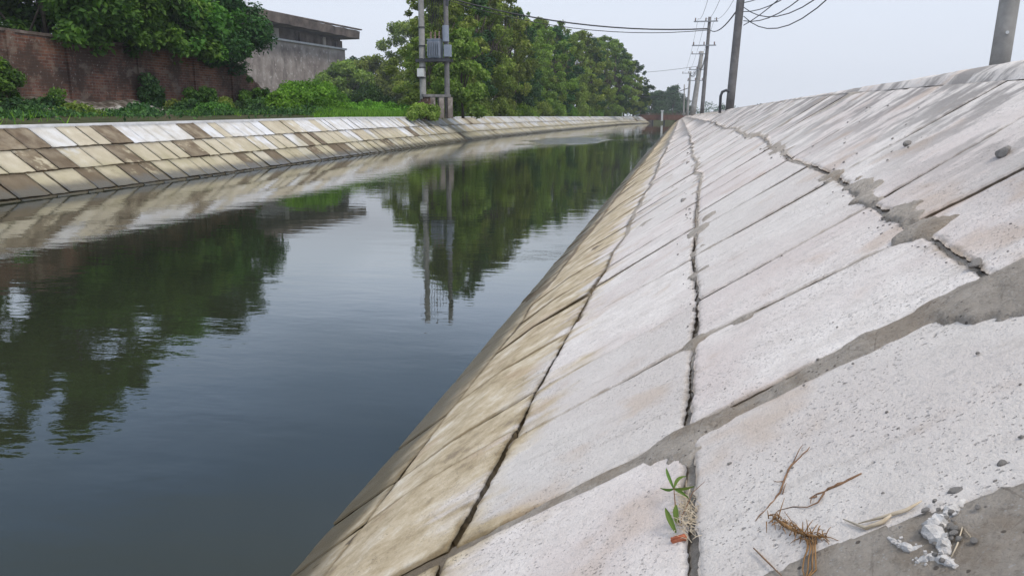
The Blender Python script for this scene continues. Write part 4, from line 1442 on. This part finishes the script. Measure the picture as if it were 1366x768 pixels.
H = Vector((HPX + W / 2, HPY, gzb + 9.3))
tA = ptop('A', poles['A'][3] - .9)
wire(H, tA, .9, .055, 'thick black cable sagging across the sky from the transformer poles to the slim pole')
wire(H + Vector((0, 0, -.12)), tA + Vector((0, 0, -.1)), 1.15, .03, 'thinner cable hanging just under the thick one across the sky')
wire(tA, ptop('C', poles['C'][3] - 2.1), .5, .03, 'thick cable from the slim pole to the thick wired pole')
G = 'thin wires between the roadside poles'
for j, dx in enumerate((-.9, -.3, .4)):
    for a, b in (('C', 'A'), ('A', 'F')):
        pa = ptop(a, poles[a][3] - .3) + Vector((dx, 0, .2)); pb = ptop(b, poles[b][3] - .3) + Vector((dx, 0, .2))
        wire(pa, pb, .8, .011, 'thin wire strung between two roadside poles above the slope', G)
for j in range(3):
    wire(ptop('A', poles['A'][3] - 2.1 - .3 * j), ptop('B', poles['B'][3] - 1.9), .6, .02, 'thin wire strung between two roadside poles above the slope', G)
    wire(ptop('B', poles['B'][3] - .6 - .4 * j), ptop('F', poles['F'][3] - .5), .8, .03, 'thin wire strung between two roadside poles above the slope', G)
wire(ptop('F', poles['F'][3] - 2.5), at(850, 128, 220), .8, .06, 'thin wire dropping from the distant pole to the tree row end')
wire(ptop('B', poles['B'][3] - 1.6), (-30, 150, 12), 1.5, .02, 'faint thin wire crossing the sky low above the far trees')
for j in range(6):
    a = Vector(at(992, 34 - 6 * j, 30)); b = ptop('D', poles['D'][3] - .3 - .22 * j)
    wire(a, b, .7 + .3 * ((j * 2) % 5), .016, 'wire of the tangle rising right from the thick wired pole', 'wires right of the thick pole')
wire(ptop('D', poles['D'][3] - .3), ptop('C', poles['C'][3] - .3), .3, .014, 'wire from the nearest pole to the thick wired pole')

# ------------------------------------------------------------------ bridge and far things
br = empty('bridge', (-4.3, 246, 0))
tag(br, 'low rusty red footbridge closing the canal in the distance', 'bridge')
mb = MB(); mb.box((0, 0, 1.75), (15, 2.4, .35)); mb.box((0, -1.32, 1.72), (15, .12, 1.5)); mb.build('deck', M['rust'], br)
for sy in (-1.2, 1.2):
    mb = MB()
    mb.box((0, sy, 2.85), (13, .09, .10)); mb.box((0, sy, 2.4), (13, .07, .07))
    for k in range(14): mb.box((-6.4 + k * .985, sy, 2.38), (.10, .09, .92))
    mb.build('railing', M['rust'], br)
for k in range(3):
    mb = MB(); mb.box((-3.6 + k * 3.4, 0, .6), (.45, 2.2, 2.0)); mb.build('pier', M['dark_iron'], br)
mb = MB(); mb.box((-5.0, 0, .5), (2.6, 2.4, 2.1)); mb.build('abutment', M['pole_dark'], br)
mb = MB(); mb.box((0, 0, 1.2), (.55, .5, 2.8)); mb.box((0, 0, 2.7), (.9, .7, .3))
o = mb.build('gate_post', M['whitebox'], None, loc=(-5.2 + 0.1, 243.9, 0.9)); tag(o, 'white gate post standing at the bridge above the water', 'post')
for i, (px_, d, hh, rad) in enumerate([(868, 300, 8, 4), (878, 330, 10, 4.6), (888, 350, 11, 5), (897, 340, 12, 4.4), (904, 360, 10, 5), (910, 380, 9, 4.6), (885, 420, 12, 6)]):
    q = at(px_, 150, d)
    t = make_tree('distant_tree', hh, rad, 2600, .42, 700 + i, M['leaf_far'], .04, 26, (1.2, 2.2), .2)
    t.location = (q[0], q[1], 2.0)
    tag(t, '%s hazy tree from the left in the group beyond the bridge' % ordn[i], 'tree', 'far trees beyond the bridge')
q = at(903, 150, 600)
tw = empty('mast', (q[0], q[1], 2)); mb = MB()
mb.tube([(0, 0, 0), (0, 0, 12), (0, 0, 17), (0, 0, 24)], [1.8, 1.5, .8, .15], 6); mb.build('shaft', M['pole_dark'], tw); tag(tw, 'far slender spire rising behind the hazy trees', 'spire')
g = random.Random(5)
for i in range(26):
    x = -420 + i * 34 + g.uniform(-10, 10); y = g.uniform(520, 760)
    if -40 < x + 5 < 20: continue
cl = [(x_, g.uniform(560, 760), g.uniform(2, 9), g.uniform(5, 8)) for x_ in np.arange(-620, 700, 6)]
v, f, tint = leaf_cloud(cl, 42000, .9, 99)
o = mesh_obj('distant_wood', v, f, M['leaf_far'], attrs={'tint': ('FACE', tint)}); tag(o, 'far-off line of woodland on the horizon', 'woodland', kind='stuff')

# ------------------------------------------------------------------ air
hz = MB(); hz.box((0, 350, 20.5), (1500, 1300, 50))
hm = bpy.data.materials.new('haze'); hm.use_nodes = True
hn = hm.node_tree.nodes; hn.clear(); ho = hn.new('ShaderNodeOutputMaterial'); hv = hn.new('ShaderNodeVolumePrincipled')
hv.inputs['Color'].default_value = (.93, .96, 1, 1); hv.inputs['Density'].default_value = .00035; hv.inputs['Anisotropy'].default_value = 0
hm.node_tree.links.new(hv.outputs[0], ho.inputs['Volume'])
HAZE = True
if HAZE:
    o = hz.build('haze', hm); o['kind'] = 'stuff'; o['label'] = 'thin humid air over the canal'; o['category'] = 'haze'
